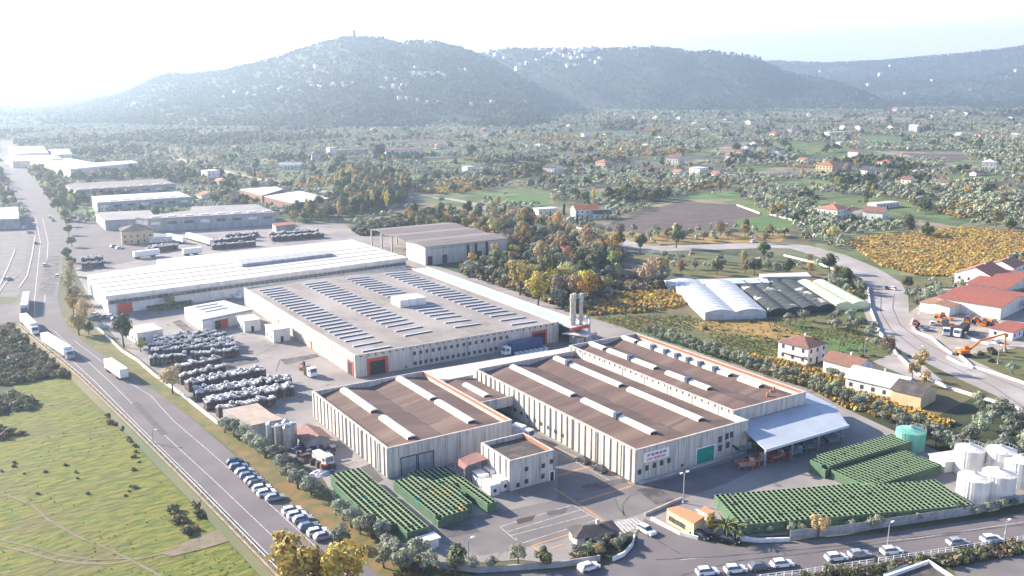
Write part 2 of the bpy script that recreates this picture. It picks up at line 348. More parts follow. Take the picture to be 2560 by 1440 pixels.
# ------------------------------------------------------------------ roads
sheet('road', [(28, 372), (36.3, 292), (40, 251), (44.2, 204), (47.2, 166), (49, 140), (51, 100), (66, 100), (64, 140), (61.9, 161), (60, 178), (58.3, 204), (55.4, 240), (52.3, 272), (49.2, 290), (45.0, 325), (41.2, 352), (39.5, 372), (40.5, 400), (43, 432), (50, 480), (66.5, 592), (77, 706), (85, 870), (94, 1136), (130, 1700), (105, 1700), (71.5, 1150), (61, 887), (57, 717), (48, 603), (33, 480), (27, 430), (-60, 416), (-300, 420), (-300, 402), (-60, 397), (24, 394), (26, 384)], .06, asph, px=False, exc=True)
sheet('road_south', [(1140, 1500), (1190, 1436), (1400, 1425), (1480, 1425), (1560, 1400), (1590, 1365), (1597, 1330), (1580, 1302), (1610, 1292), (1650, 1296), (1745, 1345), (1840, 1370), (1990, 1352), (2200, 1335), (2560, 1283), (2760, 1255), (2760, 1320), (2560, 1353), (2300, 1394), (2100, 1428), (1960, 1450), (1800, 1500)], .06, asph, exc=True)
ribbon('road_curve', [(2760, 1120), (2560, 988), (2460, 945), (2370, 902), (2290, 865), (2235, 825), (2215, 780), (2218, 740), (2205, 705), (2150, 670), (2080, 640), (2000, 618), (1920, 613), (1800, 617), (1630, 622), (1570, 612), (1500, 592), (1440, 575)], 17, .05, curve_m, exc=True)
ribbon('road_far', [(1280, 545), (1240, 530), (1180, 508), (1120, 497), (1010, 490)], 7, .05, curve_m, exc=True)
ribbon('road_far', [(880, 490), (800, 478), (700, 458), (600, 440), (520, 418), (440, 396), (330, 385), (180, 372)], 12, .05, curve_m, exc=True)
ribbon('road_far', [(2190, 378), (2260, 388), (2380, 412), (2460, 432)], 6, .05, curve_m, exc=True)
ribbon('lane', [(1600, 675), (1560, 655), (1520, 640), (1450, 590)], 4, .05, dirt_m)
EXC.append(PP([(1560, 622), (1640, 612), (1800, 606), (1930, 602), (2010, 606), (2100, 628), (2160, 655), (2225, 700), (2235, 740), (2225, 800), (2290, 860), (2420, 915), (2560, 960), (2700, 1030), (2700, 1160), (2560, 1045), (2440, 985), (2330, 945), (2260, 915), (2205, 860), (2180, 790), (2180, 725), (2120, 690), (2040, 660), (1950, 648), (1800, 645), (1560, 645)]))
ribbon('lane', [(2290, 725), (2370, 725), (2560, 722)], 6, .055, curve_m)
# verges and the yard
sheet('verge', [(180, 800), (230, 830), (305, 868), (395, 940), (455, 990), (545, 1060), (620, 1110), (760, 1190), (850, 1275), (990, 1370), (1130, 1440), (1100, 1500), (900, 1500), (850, 1360), (760, 1290), (650, 1190), (560, 1110), (470, 1040), (400, 985), (330, 925), (250, 880), (190, 840), (150, 790)], .03, verge_m)
sheet('dry_verge', [(545, 1090), (620, 1120), (760, 1215), (810, 1255), (850, 1300), (990, 1385), (1060, 1440), (960, 1440), (850, 1350), (760, 1283), (650, 1180), (560, 1105)], .035, dry_m)
YARD = [(170, 640), (250, 800), (310, 868), (400, 935), (455, 985), (550, 1055), (700, 1120), (810, 1200), (850, 1275), (1000, 1370), (1100, 1415), (1300, 1400), (1400, 1412), (1520, 1345), (1600, 1292), (1660, 1320), (1850, 1345), (2000, 1335), (2350, 1290), (2560, 1250), (2760, 1215), (2700, 1150), (2560, 1190), (2480, 1165), (2360, 1135), (2110, 1020), (2030, 975), (1590, 830), (1430, 780), (1250, 715), (1075, 660), (1260, 645), (1240, 600), (900, 590), (860, 560), (330, 545), (160, 600)]
sheet('yard', YARD, .066, yard_m, exc=True)
sheet('yard_asphalt', [(1060, 1345), (1085, 1300), (1230, 1285), (1393, 1250), (1395, 1130), (1300, 1060), (1590, 1210), (1660, 1200), (1840, 1150), (2010, 1110), (1815, 1210), (1700, 1250), (1585, 1296), (1530, 1300), (1390, 1355), (1200, 1390)], .072, asph_d)
sheet('gate_apron', [(1560, 1300), (1690, 1253), (1700, 1260), (1612, 1296), (1590, 1335), (1520, 1310)], .078, yard_m)
sheet('side_yard', [(150, 545), (330, 545), (330, 600), (390, 640), (210, 680), (165, 640)], .069, asph)
for p in [[(0, 560), (75, 545), (85, 600), (72, 700), (60, 745), (0, 742)]]: sheet('gravel_lot', p, .04, asph_d, exc=True)
ribbon('kerb', [(48, 690), (20, 700), (-30, 770)], .5, .08, paver, h=.15); 
for pl in ([(88, 590), (80, 640), (68, 690), (48, 720)], [(38, 625), (22, 665), (0, 712)]): ribbon('kerb', pl, .6, .05, paver, h=.2)
sheet('field', [(1700, 800), (1900, 800), (2060, 850), (1900, 850), (1760, 830)], .0385, orange_f)
sheet('field', [(1640, 852), (1720, 840), (1830, 880), (1760, 885)], .0385, green_m)
sheet('field', [(1500, 800), (1600, 790), (1700, 790), (1640, 815), (1560, 822)], .0388, dry_m)
sheet('field', [(1950, 840), (2150, 850), (2200, 880), (2080, 880)], .0385, green_m)
patch_m = mat('asphalt_patch', (.075, .072, .078), (.10, .095, .10), sc=.5, coord='World', det=8)
stain_m = mat('oil_stain', (.055, .052, .055), (.12, .11, .11), sc=.25, coord='World', det=9, lo=.4, hi=.6)
for i_, pl_ in enumerate([[(1290, 1300), (1340, 1287), (1330, 1303), (1295, 1312)], [(1365, 1280), (1420, 1270), (1410, 1284), (1372, 1290)], [(1450, 1215), (1560, 1196), (1570, 1206), (1470, 1232)], [(330, 1010), (345, 1005), (420, 1085), (405, 1090)], [(700, 900), (790, 885), (800, 892), (715, 912)], [(560, 905), (640, 892), (650, 905), (575, 920)], [(1590, 1225), (1640, 1216), (1690, 1250), (1640, 1262)], [(900, 1170), (925, 1160), (960, 1200), (940, 1210)], [(120, 640), (150, 640), (135, 740), (95, 735)], [(1100, 1320), (1180, 1310), (1200, 1330), (1120, 1345)], [(450, 800), (520, 850), (500, 856), (430, 806)]]):
    sheet('asphalt_patch', pl_, .089 + .001 * i_, patch_m if i_ % 2 else stain_m)
for i_, pl_ in enumerate([[(1560, 1290), (1556, 1262), (1575, 1240), (1620, 1222), (1680, 1215)], [(1568, 1294), (1545, 1270), (1538, 1248)], [(640, 890), (700, 860), (720, 830), (700, 800)], [(820, 900), (760, 880), (700, 900), (690, 930)], [(1700, 1440), (1850, 1402), (2050, 1380), (2400, 1335)], [(1640, 1400), (1800, 1392), (2100, 1365), (2560, 1312)], [(1620, 1310), (1640, 1350), (1700, 1385)]]):
    ribbon('tyre_mark', pl_, .28, .093, stain_m)
for w_, pl_ in [(.25, [(2700, 1085), (2560, 975), (2460, 933), (2370, 888), (2300, 850), (2250, 812), (2232, 770), (2236, 735)]), (.25, [(2620, 1060), (2480, 965), (2380, 917), (2290, 872), (2228, 825), (2202, 780), (2203, 740)])]: ribbon('tyre_mark', pl_, .45, .058, asph)
# painted markings
mk = MB()
def off(pts, d): return [(x + d, y) for x, y in pts]
ribbon('', [(30.0, 372), (37.4, 300), (41.2, 251), (45.3, 204), (48.3, 166), (50, 140), (52, 100)], .2, .066, None, px=False, mb=mk)
ribbon('', [(34.5, 372), (41.5, 295), (44.6, 251), (48.9, 204), (52.0, 166), (54.5, 130)], .17, .066, None, px=False, mb=mk)
ribbon('', [(39.0, 352), (43.2, 318), (46.5, 290), (49.2, 276), (49.6, 262), (50.0, 250), (52.4, 225), (54.2, 204), (56.2, 180), (57.5, 160), (59, 140)], .17, .066, None, px=False, mb=mk)
ribbon('', [(31, 400), (34, 432), (53, 592), (62, 706)], .3, .066, None, px=False, mb=mk)
ribbon('', [(34, 400), (38, 432), (57, 592), (66, 706)], .3, .066, None, px=False, mb=mk)
ribbon('', [(1700, 1400), (1990, 1375), (2300, 1345), (2560, 1305)], .15, .066, None, mb=mk)
mk.build('lane_markings', paint_w)['kind'] = 'structure'
mk = MB()
for pl in ([(1250, 1318), (1280, 1308), (1428, 1264)], [(1262, 1332), (1452, 1275)], [(1272, 1341), (1475, 1288)], [(1288, 1345), (1301, 1360), (1495, 1299)], [(1250, 1318), (1290, 1352)], [(1430, 1262), (1510, 1308)], [(1393, 1130), (1530, 1205), (1560, 1198)], [(1480, 1160), (1520, 1180)]): ribbon('', pl, .18, .084, None, mb=mk)
for i in range(9):
    a = G(1518 + i * 8.5, 1310 - i * 1.9); c = G(1550 + i * 7, 1342 - i * 4); ribbon('', [a, c], .55, .086, None, px=False, mb=mk)
mk.build('parking_lines', paint_w)['kind'] = 'structure'
mk = MB()
for pl in ([(1330, 1365), (1515, 1309)], [(1330, 1365), (1383, 1405)], [(1352, 1380), (1409, 1361)], [(1340, 1095), (1584, 1213)]): ribbon('', pl, .22, .085, None, mb=mk)
for pl in ([(1449, 1255), (1578, 1216)], [(1388, 1223), (1518, 1308)], [(1396, 1189), (1475, 1166)]): ribbon('', pl, .8, .087, None, dash=(.35, .75), mb=mk)
mk.build('hatched_lines', paint_o)['kind'] = 'structure'
# ------------------------------------------------------------------ hand-placed fields on the right
sheet('field', [(1440, 800), (1480, 770), (1720, 785), (1765, 803), (1915, 797), (2100, 790), (2180, 830), (2230, 905), (2090, 890), (1960, 890), (1990, 965), (1600, 830)], .036, mixed_f)
sheet('field', [(1465, 750), (1560, 730), (1700, 728), (1715, 768), (1600, 785), (1470, 790)], .034, orange_f)
sheet('field', [(1590, 832), (1640, 822), (1710, 838), (1640, 850)], .040, green_m)
sheet('field', [(1835, 552), (1910, 540), (1985, 555), (1975, 578), (1900, 581), (1850, 570)], .040, green_m, exc=True)
sheet('field', [(1490, 572), (1640, 520), (1700, 503), (1840, 512), (1905, 538), (1835, 551), (1840, 570), (1600, 583)], .037, soil_m)
sheet('field', [(1215, 492), (1378, 487), (1372, 514), (1230, 512)], .040, green_m, exc=True)
sheet('field', [(1440, 480), (1530, 478), (1510, 500), (1450, 500)], .040, green_m, exc=True)
sheet('field', [(1540, 640), (1700, 640), (2050, 655), (2140, 690), (1640, 690)], .033, mixed_f)
sheet('field', [(1400, 590), (1560, 580), (1980, 585), (1950, 605), (1620, 610)], .034, orange_f)
sheet('field', [(2255, 383), (2400, 385), (2440, 400), (2310, 402)], .040, soil_m, exc=True)
sheet('field', [(2110, 605), (2200, 592), (2400, 572), (2560, 585), (2700, 600), (2700, 700), (2300, 690), (2200, 665)], .035, orange_f)
sheet('field', [(2235, 690), (2470, 682), (2450, 735), (2290, 740), (2255, 715)], .040, mixed_f)
sheet('field', [(1890, 885), (1960, 900), (2130, 950), (2370, 1050), (2300, 1065), (2040, 985), (1930, 940)], .037, orange_f)
sheet('field', [(1590, 828), (1900, 905), (2040, 985), (2300, 1062), (2440, 990), (2560, 1025), (2760, 1110), (2760, 1215), (2560, 1185), (2340, 1130), (2110, 1018), (2015, 970)], .032, meadow_dark)
sheet('field', [(2400, 890), (2560, 870), (2760, 900), (2760, 1040), (2560, 965), (2440, 930)], .034, mixed_f)
sheet('dirt_lot', [(2262, 790), (2300, 762), (2450, 752), (2760, 820), (2760, 900), (2560, 868), (2430, 885), (2375, 902), (2300, 850)], .045, lot_m, exc=True)
sheet('sandy_roadside', [(2180, 905), (2240, 880), (2300, 905), (2360, 955), (2290, 950)], .044, curve_m)
def bw(b, name, mats, parent, label=None, smooth=False):       # build from world coordinates under an unrotated thing
    p = parent
    L = Vector((0, 0, 0))
    while p is not None: L += p.location; p = p.parent
    b.v = [(x - L.x, y - L.y, z - L.z) for x, y, z in b.v]
    o = b.build(name, mats, parent, smooth=smooth)
    if label: o['label'] = label
    return o
def FY(px, py, y):
    r = ray(px, py); t = y / r[1]; return r[0] * t, H + r[2] * t
def FX(px, py, x):
    r = ray(px, py); t = x / r[0]; return r[1] * t, H + r[2] * t
def foot(x0, y0, x1, y1): EXC.append([(x0 - 1, y0 - 1), (x1 + 1, y0 - 1), (x1 + 1, y1 + 1), (x0 - 1, y1 + 1)])
def piers_x(b, x, y0, y1, z0, z1, pitch=2.42, w=1.45, d=.28):
    n = int((y1 - y0) / pitch)
    for i in range(n + 1):
        y = y0 + (y1 - y0) * i / n; b.box(x - d, max(y0, y - w / 2), z0, x, min(y1, y + w / 2), z1)
def piers_y(b, y, x0, x1, z0, z1, pitch=2.42, w=2.25, d=.09):
    n = int((x1 - x0) / pitch); p = (x1 - x0) / n
    for i in range(n): b.box(x0 + p * i + .08, y - d, z0, x0 + p * (i + 1) - .08, y, z1)
def hall(name, label, x0, y0, x1, y1, h, ridges, sky, drop=1.7, roofm=None, left=True, trim=True, hr=None):
    t = thing(name, label, 'building', (x0 + x1) / 2, y0); foot(x0, y0, x1, y1)
    b = MB(); T = .35
    b.box(x0, y0, 0, x1, y0 + T, h); b.box(x0, y0 + T, 0, x0 + T, y1 - T, h); b.box(x1 - T, y0 + T, 0, x1, y1 - T, h); b.box(x0, y1 - T, 0, x1, y1, h)
    piers_x(b, x0, y0, y1, .3, h - .25); piers_y(b, y0, x0 + .1, x1 - .1, .35, h - .3)
    # scuppers along the top of the front
    bw(b, 'wall', concrete, t)
    r = MB(); hr = hr or h - .35; k = len(ridges); xs = [x0 + T]
    for i, q in enumerate(ridges): xs += [q, (q + ridges[i + 1]) / 2 if i < k - 1 else x1 - T]
    zs = [h - drop if i % 2 == 0 else hr for i in range(len(xs))]
    for i in range(len(xs) - 1):
        r.add([(xs[i], y0 + T, zs[i]), (xs[i + 1], y0 + T, zs[i + 1]), (xs[i + 1], y1 - T, zs[i + 1]), (xs[i], y1 - T, zs[i])], [(0, 1, 2, 3)])
    ro = bw(r, 'roof', roofm or brown_roof, t)
    q_ = random.Random(int(x0))
    for i in range(2, len(xs) - 1, 2):
        bw(MB().box(xs[i] - .22, y0 + T + .02, zs[i] + .01, xs[i] + .22, y1 - T - .02, zs[i] + .07), 'valley_gutter', dark_roof, ro)
    for i in range(len(xs) - 1):
        for k_ in range(3):
            ya = q_.uniform(y0 + 3, y1 - 6); za, zb = zs[i], zs[i + 1]; e_ = .025; w_ = q_.uniform(.25, 1.6); xa, xb = xs[i] + .3, xs[i + 1] - .3
            if k_ == 2: xb = xa + (xb - xa) * .5
            f0, f1 = (xa - xs[i]) / (xs[i + 1] - xs[i]), (xb - xs[i]) / (xs[i + 1] - xs[i])
            bw(MB().add([(xa, ya, za + (zb - za) * f0 + e_), (xb, ya, za + (zb - za) * f1 + e_), (xb, ya + w_, za + (zb - za) * f1 + e_), (xa, ya + w_, za + (zb - za) * f0 + e_)], [(0, 1, 2, 3)]), 'felt_patch', roof_patch_a if (i + k_) % 2 else roof_patch_b, ro)
    for k_ in range(int((y1 - y0) / 9.7)):
        yy = y0 + 5 + k_ * 9.7; bw(MB().box(x0 - .42, yy - .08, .1, x0 - .29, yy + .08, h - .3), 'downpipe', steel, t)
    c = MB(); c.box(x0 - .32, y0 - .15, h, x1 + .15, y0 + T + .02, h + .1); c.box(x0 - .32, y0 + T + .03, h, x0 + T + .02, y1 + .1, h + .1)
    c.box(x0 + T + .03, y1 - T, h, x1 + .15, y1 + .1, h + .1); bw(c, 'coping', paver, t)
    if trim:
        c = MB(); c.box(x1 - T - .02, y0 + T + .03, h + .003, x1 + .15, y1 - T - .02, h + .11); bw(c, 'coping', paver, t)
        c = MB(); c.box(x1 - T - .08, y0 + T, h - .75, x1 - T - .005, y1 - T, h - .02); bw(c, 'flashing', orange_trim, t)
    for rx, ya, yb in sky: skyl(t, rx, ya, yb, hr)
    return t
def skyl(t, rx, ya, yb, z, w=1.1, hh=.78):
    s = MB(); prof = [(-w, -.55), (-w, hh * .55), (-.25, hh), (.25, hh), (w, hh * .55), (w, -.55)]; n = len(prof)
    s.add([(rx + a, ya, z + c) for a, c in prof] + [(rx + a, yb, z + c) for a, c in prof], [tuple(range(n)), tuple(range(2 * n - 1, n - 1, -1))] + [(i, n + i, n + (i + 1) % n, (i + 1) % n) for i in range(n - 1)])
    g = s; k = int((yb - ya) / 1.5)
    for i in range(1, k):
        y = ya + (yb - ya) * i / k
        g.add([(rx + a * 1.01, y - .06, z + c + .025) for a, c in prof[1:5]] + [(rx + a * 1.01, y + .06, z + c + .025) for a, c in prof[1:5]], [(i2, i2 + 1, 5 + i2, 4 + i2) for i2 in range(3)], 1)
    q = MB(); q.box(rx - w + .05, ya - .03, z - .4, rx + w - .05, ya - .004, z + hh * .5)
    o = bw(s, 'skylight', [skylight_m, steel], t); bw(q, 'end_panel', dark, o)
    return o
def hole(t, name, x0, x1, z0, z1, y, m=glass, fr=None, frm=None, parent=None):   # opening on a wall facing -Y
    b = MB().box(x0, y - .13, z0, x1, y - .095, z1); o = bw(b, name, m, parent or t)
    if fr:
        f = MB(); f.box(x0 - fr, y - .2, z0, x0, y - .09, z1 + fr); f.box(x1, y - .2, z0, x1 + fr, y - .09, z1 + fr); f.box(x0, y - .2, z1, x1, y - .09, z1 + fr)
        bw(f, 'frame', frm or paver, o)
    return o
def holex(t, name, y0, y1, z0, z1, x, m=glass, fr=None, frm=None, d=.3):
    b = MB().box(x - d - .035, y0, z0, x - d, y1, z1); o = bw(b, name, m, t)
    if fr:
        f = MB(); f.box(x - d - .12, y0 - fr, z0, x - d + .01, y0, z1 + fr); f.box(x - d - .12, y1, z0, x - d + .01, y1 + fr, z1 + fr); f.box(x - d - .12, y0, z1, x - d + .01, y1, z1 + fr)
        bw(f, 'frame', frm or paver, o)
    return o
roof_patch_a = mat('roof_felt_light', (.165, .115, .095), (.13, .09, .075), sc=.6); roof_patch_b = mat('roof_felt_dark', (.085, .06, .055), (.11, .075, .065), sc=.6)
# --- left brown-roofed hall
HL = hall('factory_hall', 'brown-roofed concrete hall nearest the parked cars, four long white skylights on its two ridges', 83.3, 184.6, 117.3, 232.5, 7.6, [91.2, 108.6],
          [(91.2, 209.5, 230), (91.2, 188, 204.5), (108.6, 210, 231), (108.6, 189.5, 207.5)])
for a, c in [((1003, 1160), (1041, 1185)), ((1046, 1150), (1083, 1172))]:
    x0, z = FY(a[0], a[1], 184.6); x1, _ = FY(c[0], c[1], 184.6)
    hole(HL, 'loading_door', x0, x1, .1, 4.4, 184.6, grey_wall, .2, dark)
# --- linking hall
t = thing('link_building', 'low brown-roofed link between the two ribbed halls, with a dark passage beneath', 'building', 123.6, 202); foot(117.3, 200, 130, 226)
b = MB(); b.box(117.35, 203, 3.6, 129.6, 203.35, 6.4); b.box(117.35, 225, 0, 129.6, 225.3, 6.4); b.box(117.35, 203.4, 3.4, 129.6, 224.9, 3.55); bw(b, 'wall', concrete, t)
r = MB(); xm = 123.6; r.add([(117.4, 203.4, 5.3), (xm, 203.4, 6.2), (xm, 224.9, 6.2), (117.4, 224.9, 5.3), (129.6, 203.4, 5.3), (129.6, 224.9, 5.3)], [(0, 1, 2, 3), (1, 4, 5, 2)]); bw(r, 'roof', brown_roof, t)
skyl(t, xm, 207, 219, 6.0)
# --- middle hall
HM = hall('factory_hall', 'large brown-roofed concrete hall carrying the white sign with magenta lettering', 130, 151.6, 166, 224, 8.3, [140.8, 156.8],
          [(140.8, 190.5, 221), (140.8, 158, 186), (156.8, 190, 221.5), (156.8, 158.5, 186.5)], trim=False)
x0, z0 = FY(1607, 1157, 151.6); x1, _ = FY(1671, 1120, 151.6); _, z1 = FY(1607, 1134, 151.6)
sg = bw(MB().box(x0, 151.3, z0, x1, 151.45, z1 + .1), 'sign_board', white_p, HM, 'white sign board with two rows of magenta lettering')
mg = mat('sign_magenta', (.42, .02, .14)); mg2 = mat('sign_purple', (.24, .06, .22)); rr = random.Random(3)
def glyph(b, x, z, w, h, k):
    e = w * .24; y0, y1 = 151.26, 151.298
    st = {0: [(0, 0, e, h), (e, h - e, w, h), (e, h * .45, w * .8, h * .45 + e)], 1: [(0, 0, e, h), (w - e, 0, w, h), (e, 0, w - e, e), (e, h - e, w - e, h)],
          2: [(0, 0, e, h), (e, h - e, w, h), (w - e, h * .4, w, h - e), (e, h * .4, w - e, h * .4 + e), (w * .6, 0, w, h * .38)], 3: [(w * .38, 0, w * .62, h)], 4: [(0, 0, e, h), (e, 0, w, e)],
          5: [(0, 0, e, h), (w - e, 0, w, h), (e, h * .4, w - e, h * .4 + e)]}[k]
    for a, c, d2, f in st: b.box(x + a, y0, z + c, x + d2, y1, z + f)
zc = z0; wd = x1 - x0; hh = z1 - z0
for i, k in enumerate([0, 1, 2, 1, 2]):
    g1 = MB(); glyph(g1, x0 + wd * (.14 + .155 * i), zc + hh * .56, wd * .115, hh * .26, k); bw(g1, 'letter', mg2, sg)
for i, k in enumerate([4, 1, 5, 3, 2, 1, 2, 0, 5, 1, 3]):
    g2 = MB(); glyph(g2, x0 + wd * (.12 + .071 * i), zc + hh * .16, wd * .058 if k != 3 else wd * .05, hh * .24, k); bw(g2, 'letter', mg, sg)
for px, py in [(1598, 1180), (1616, 1170), (1635, 1163), (1653, 1157), (1671, 1151)]:
    x, z = FY(px, py, 151.6); hole(HM, 'window', x - .55, x + .55, z - .6, z + .7, 151.6, glass, .1)
xa, za = FY(1740, 1157, 151.6); xb, zb = FY(1785, 1115, 151.6)
hole(HM, 'door_curtain', xa, xb, .1, 4.3, 151.6, teal_p, .25, white_p)
for px, py in [(1799, 1098), (1816, 1090), (1828, 1086), (1799, 1120), (1818, 1112)]:
    x, z = FY(px, py, 151.6); hole(HM, 'window', x - .6, x + .6, z - .8, z + .8, 151.6, glass, .08)
for i in range(9):
    y = 205 - i * 3.2; holex(HM, 'window', y, y + 1.1, 2.0, 3.0, 130)
bw(MB().box(130.6, 150.6, .07, 165, 151.4, .55), 'kerb_wall', paver, HM)
x, z = FY(1704, 1162, 151.6); bw(MB().box(x - .3, 151.2, z - .4, x + .3, 151.45, z + .3), 'alarm_box', red_paint, HM)
# --- right hall
HR = hall('factory_hall', 'tall brown-roofed hall beyond the signed one, its eight skylights dotted with blue vents', 166, 156.6, 193, 227, 9.2, [173.8, 187.2],
          [(173.8, 219, 228 - 1.5), (173.8, 195, 217), (173.8, 173, 190), (187.2, 219.8, 226.3), (187.2, 178.5, 218), (187.2, 167, 175)], hr=8.8)
for rx, ys in [(173.8, [206, 181]), (187.2, [211, 205, 200, 195, 190, 184])]:
    for y in ys: bw(MB().box(rx - 1.5, y - .6, 8.8, rx + .3, y + .6, 10.15), 'roof_vent', bluegl, HR)
for i in range(3): bw(MB().box(183.5 + i * 2.6, 161.5 + i * 1.2, 7.6, 184 + i * 2.6, 162 + i * 1.2, 9.3), 'roof_vent', orange_trim, HR)
for p in [(1842, 1068), (1861, 1062), (1885, 1052)]:
    x, z = FY(p[0], p[1], 156.6); hole(HR, 'window', x - .5, x + .5, z - .3, z + .3, 156.6, white_p)
for rx, y in [(140.8, 171), (156.8, 214)]: bw(MB().box(rx - 1.6, y - .6, 7.9, rx + .3, y + .6, 9.4), 'roof_vent', bluegl, HM)
# white concrete deck strip behind the halls
t = thing('loading_canopy', 'long white flat canopy running behind the brown halls beside the big warehouse', 'canopy', 140, 232)
b = MB().prism([(117.6, 233), (132, 226), (166.5, 232), (192, 236.5), (190, 240), (170, 238), (160, 238.8), (121, 240.5)], 4.4, 4.8); bw(b, 'roof', white_roof, t)
for x in (121, 132, 143, 154, 165, 180): bw(MB().box(x, 236, 0, x + .3, 236.3, 4.39), 'column', steel, t)
foot(117, 226, 192, 241)
# --- small cube building
SX0, SY0, SX1, SY1 = 103.6, 163.6, 115.4, 176.2
HS = thing('office_block', 'small square concrete block with a stained flat roof, standing between the two halls', 'building', 109.5, 163.6); foot(SX0, SY0, SX1, SY1)
b = MB(); b.box(SX0, SY0, 0, SX1, SY0 + .3, 7.4); b.box(SX0, SY0 + .3, 0, SX0 + .3, SY1 - .3, 7.4); b.box(SX1 - .3, SY0 + .3, 0, SX1, SY1 - .3, 7.4); b.box(SX0, SY1 - .3, 0, SX1, SY1, 7.4)
piers_x(b, SX0, SY0, SY1, .2, 7.2, d=.2); piers_y(b, SY0, SX0, SX1, .2, 7.2); bw(b, 'wall', concrete, HS)
bw(MB().box(SX0 + .3, SY0 + .3, 6.2, SX1 - .3, SY1 - .3, 6.4), 'roof', dark_roof, HS)
c = MB(); c.box(SX0 - .25, SY0 - .15, 7.4, SX1 + .1, SY0 + .32, 7.5); c.box(SX0 - .25, SY0 + .33, 7.4, SX0 + .32, SY1 + .1, 7.5); c.box(SX0 + .33, SY1 - .32, 7.4, SX1 + .1, SY1 + .1, 7.5); c.box(SX1 - .32, SY0 + .33, 7.4, SX1 + .1, SY1 - .33, 7.5); bw(c, 'coping', paver, HS)
bw(MB().box(SX1 - .4, SY0 + .35, 6.42, SX1 - .305, SY1 - .35, 7.38), 'flashing', orange_trim, HS)
for px, py in [(1315, 1172), (1378, 1153), (1315, 1203), (1356, 1190), (1294, 1212), (1357, 1164)]:
    x, z = FY(px, py, SY0); hole(HS, 'window', x - .5, x + .5, z - .55, z + .55, SY0, glass, .08)
x, z = FY(1379, 1185, SY0); hole(HS, 'door', x - .5, x + .5, .05, 2.2, SY0, dark, .25, white_p)
b = MB(); p = G(1222, 1215)
t = thing('lean_to', 'small dark red curved awning against the shaded wall of the square block', 'awning', 101, 175)
b.add([(98, 173, 4.2), (103.4, 173, 4.6), (103.4, 178, 4.6), (98, 178, 4.2), (97, 173, 3.4), (97, 178, 3.4)], [(0, 1, 2, 3), (4, 0, 3, 5)]); bw(b, 'roof', faded_red, t)
for y in (173.3, 177.7): bw(MB().box(97.2, y, 0, 97.4, y + .2, 3.3), 'post', steel, t)
# --- big grey warehouse
WX0, WY0, WX1, WY1, WH = 106.9, 259, 184.3, 375, 7.3
HW = thing('warehouse', 'huge grey-roofed warehouse with four columns of narrow skylight strips and orange-framed doors', 'building', 145, 259); foot(WX0, WY0, WX1 + 10, WY1)
b = MB(); b.box(WX0, WY0, 0, WX1, WY0 + .35, WH); b.box(WX0, WY0 + .35, 0, WX0 + .35, WY1, WH); b.box(WX1 - .35, WY0 + .35, 0, WX1, WY1, WH); b.box(WX0 + .35, WY1 - .35, 0, WX1 - .35, WY1, WH)
piers_x(b, WX0, WY0, WY1, .3, WH - .3, d=.10, w=2.1); piers_y(b, WY0, WX0 + .1, WX1 - .1, .3, WH - .3, d=.12); bw(b, 'wall', concrete, HW)
r = MB(); xm = (WX0 + WX1) / 2
r.add([(WX0 + .35, WY0 + .35, 6.75), (xm, WY0 + .35, 7.5), (WX1 - .35, WY0 + .35, 6.75), (WX1 - .35, WY1 - .35, 6.75), (xm, WY1 - .35, 7.5), (WX0 + .35, WY1 - .35, 6.75)], [(0, 1, 4, 5), (1, 2, 3, 4)]); bw(r, 'roof', grey_roof, HW)
c = MB(); c.box(WX0 - .2, WY0 - .15, WH, WX1 + .1, WY0 + .36, WH + .12); c.box(WX0 - .2, WY0 + .37, WH, WX0 + .36, WY1 + .1, WH + .12); c.box(WX1 - .36, WY0 + .37, WH, WX1 + .1, WY1 + .1, WH + .12); bw(c, 'coping', paver, HW)
def zr(x): return 6.75 + .75 * (1 - abs(x - xm) / (xm - WX0))
cols = [(110.9, 120.9, 262.5), (129.9, 140.0, 271), (149, 159.2, 271), (168, 178.6, 264.5)]
for ci, (xa, xb, ys) in enumerate(cols):
    y = ys; n = 0
    while y < WY1 - 5 and n < 25:
        if not (ci == 2 and 306 < y < 318):
            za = zr(xa) - .1; zb = zr(xb) - .1; s = MB()
            s.add([(xa, y, za), (xb, y, zb), (xb, y, zb + .48), (xa, y, za + .48), (xa, y + .95, za), (xb, y + .95, zb), (xb, y + .95, zb + .5), (xa, y + .95, za + .5)], [(3, 2, 6, 7), (0, 3, 7, 4), (1, 5, 6, 2), (4, 7, 6, 5), (0, 1, 2, 3)])
            o = bw(s, 'skylight', skyl_m, HW)
            bw(MB().add([(xa + .1, y - .03, za + .12), (xb - .1, y - .03, zb + .12), (xb - .1, y - .03, zb + .43), (xa + .1, y - .03, za + .43)], [(0, 1, 2, 3)]), 'glazing', bluegl, o)
        y += 7.0 if n < 2 else (5.2 if n == 2 else 4.5); n += 1
bw(MB().box(146, 308, 7.3, 157, 316, 10.2), 'roof_plant_room', white_wall, HW)
for k in range(16):
    for ra, rb in (((1036, 883), (1267, 842)), ((1038, 908), (1240, 871))):
        px = ra[0] + (rb[0] - ra[0]) * k / 15; py = ra[1] + (rb[1] - ra[1]) * k / 15; x, z = FY(px, py, WY0)
        hole(HW, 'window', x - .55, x + .55, z - .6, z + .6, WY0, glass)
n = 32
b = MB()
for k in range(n):
    x = WX0 + 2 + k * 2.42; b.box(x - .3, WY0 - .16, WH - .75, x + .3, WY0 - .125, WH - .35)
bw(b, 'scuppers', dark, HW)
xa, _ = FY(925, 935, WY0); xb, _ = FY(963, 930, WY0); hole(HW, 'loading_door', xa, xb, .1, 4.6, WY0, dark, 1.0, red_paint)
xa, _ = FY(1333, 860, WY0); xb, _ = FY(1362, 850, WY0); hole(HW, 'loading_door', xa, xb, .1, 4.6, WY0, dark, .8, red_paint)
holex(HW, 'loading_door', 261, 264.5, .1, 4.2, WX0, dark, .6, red_paint, d=.12)
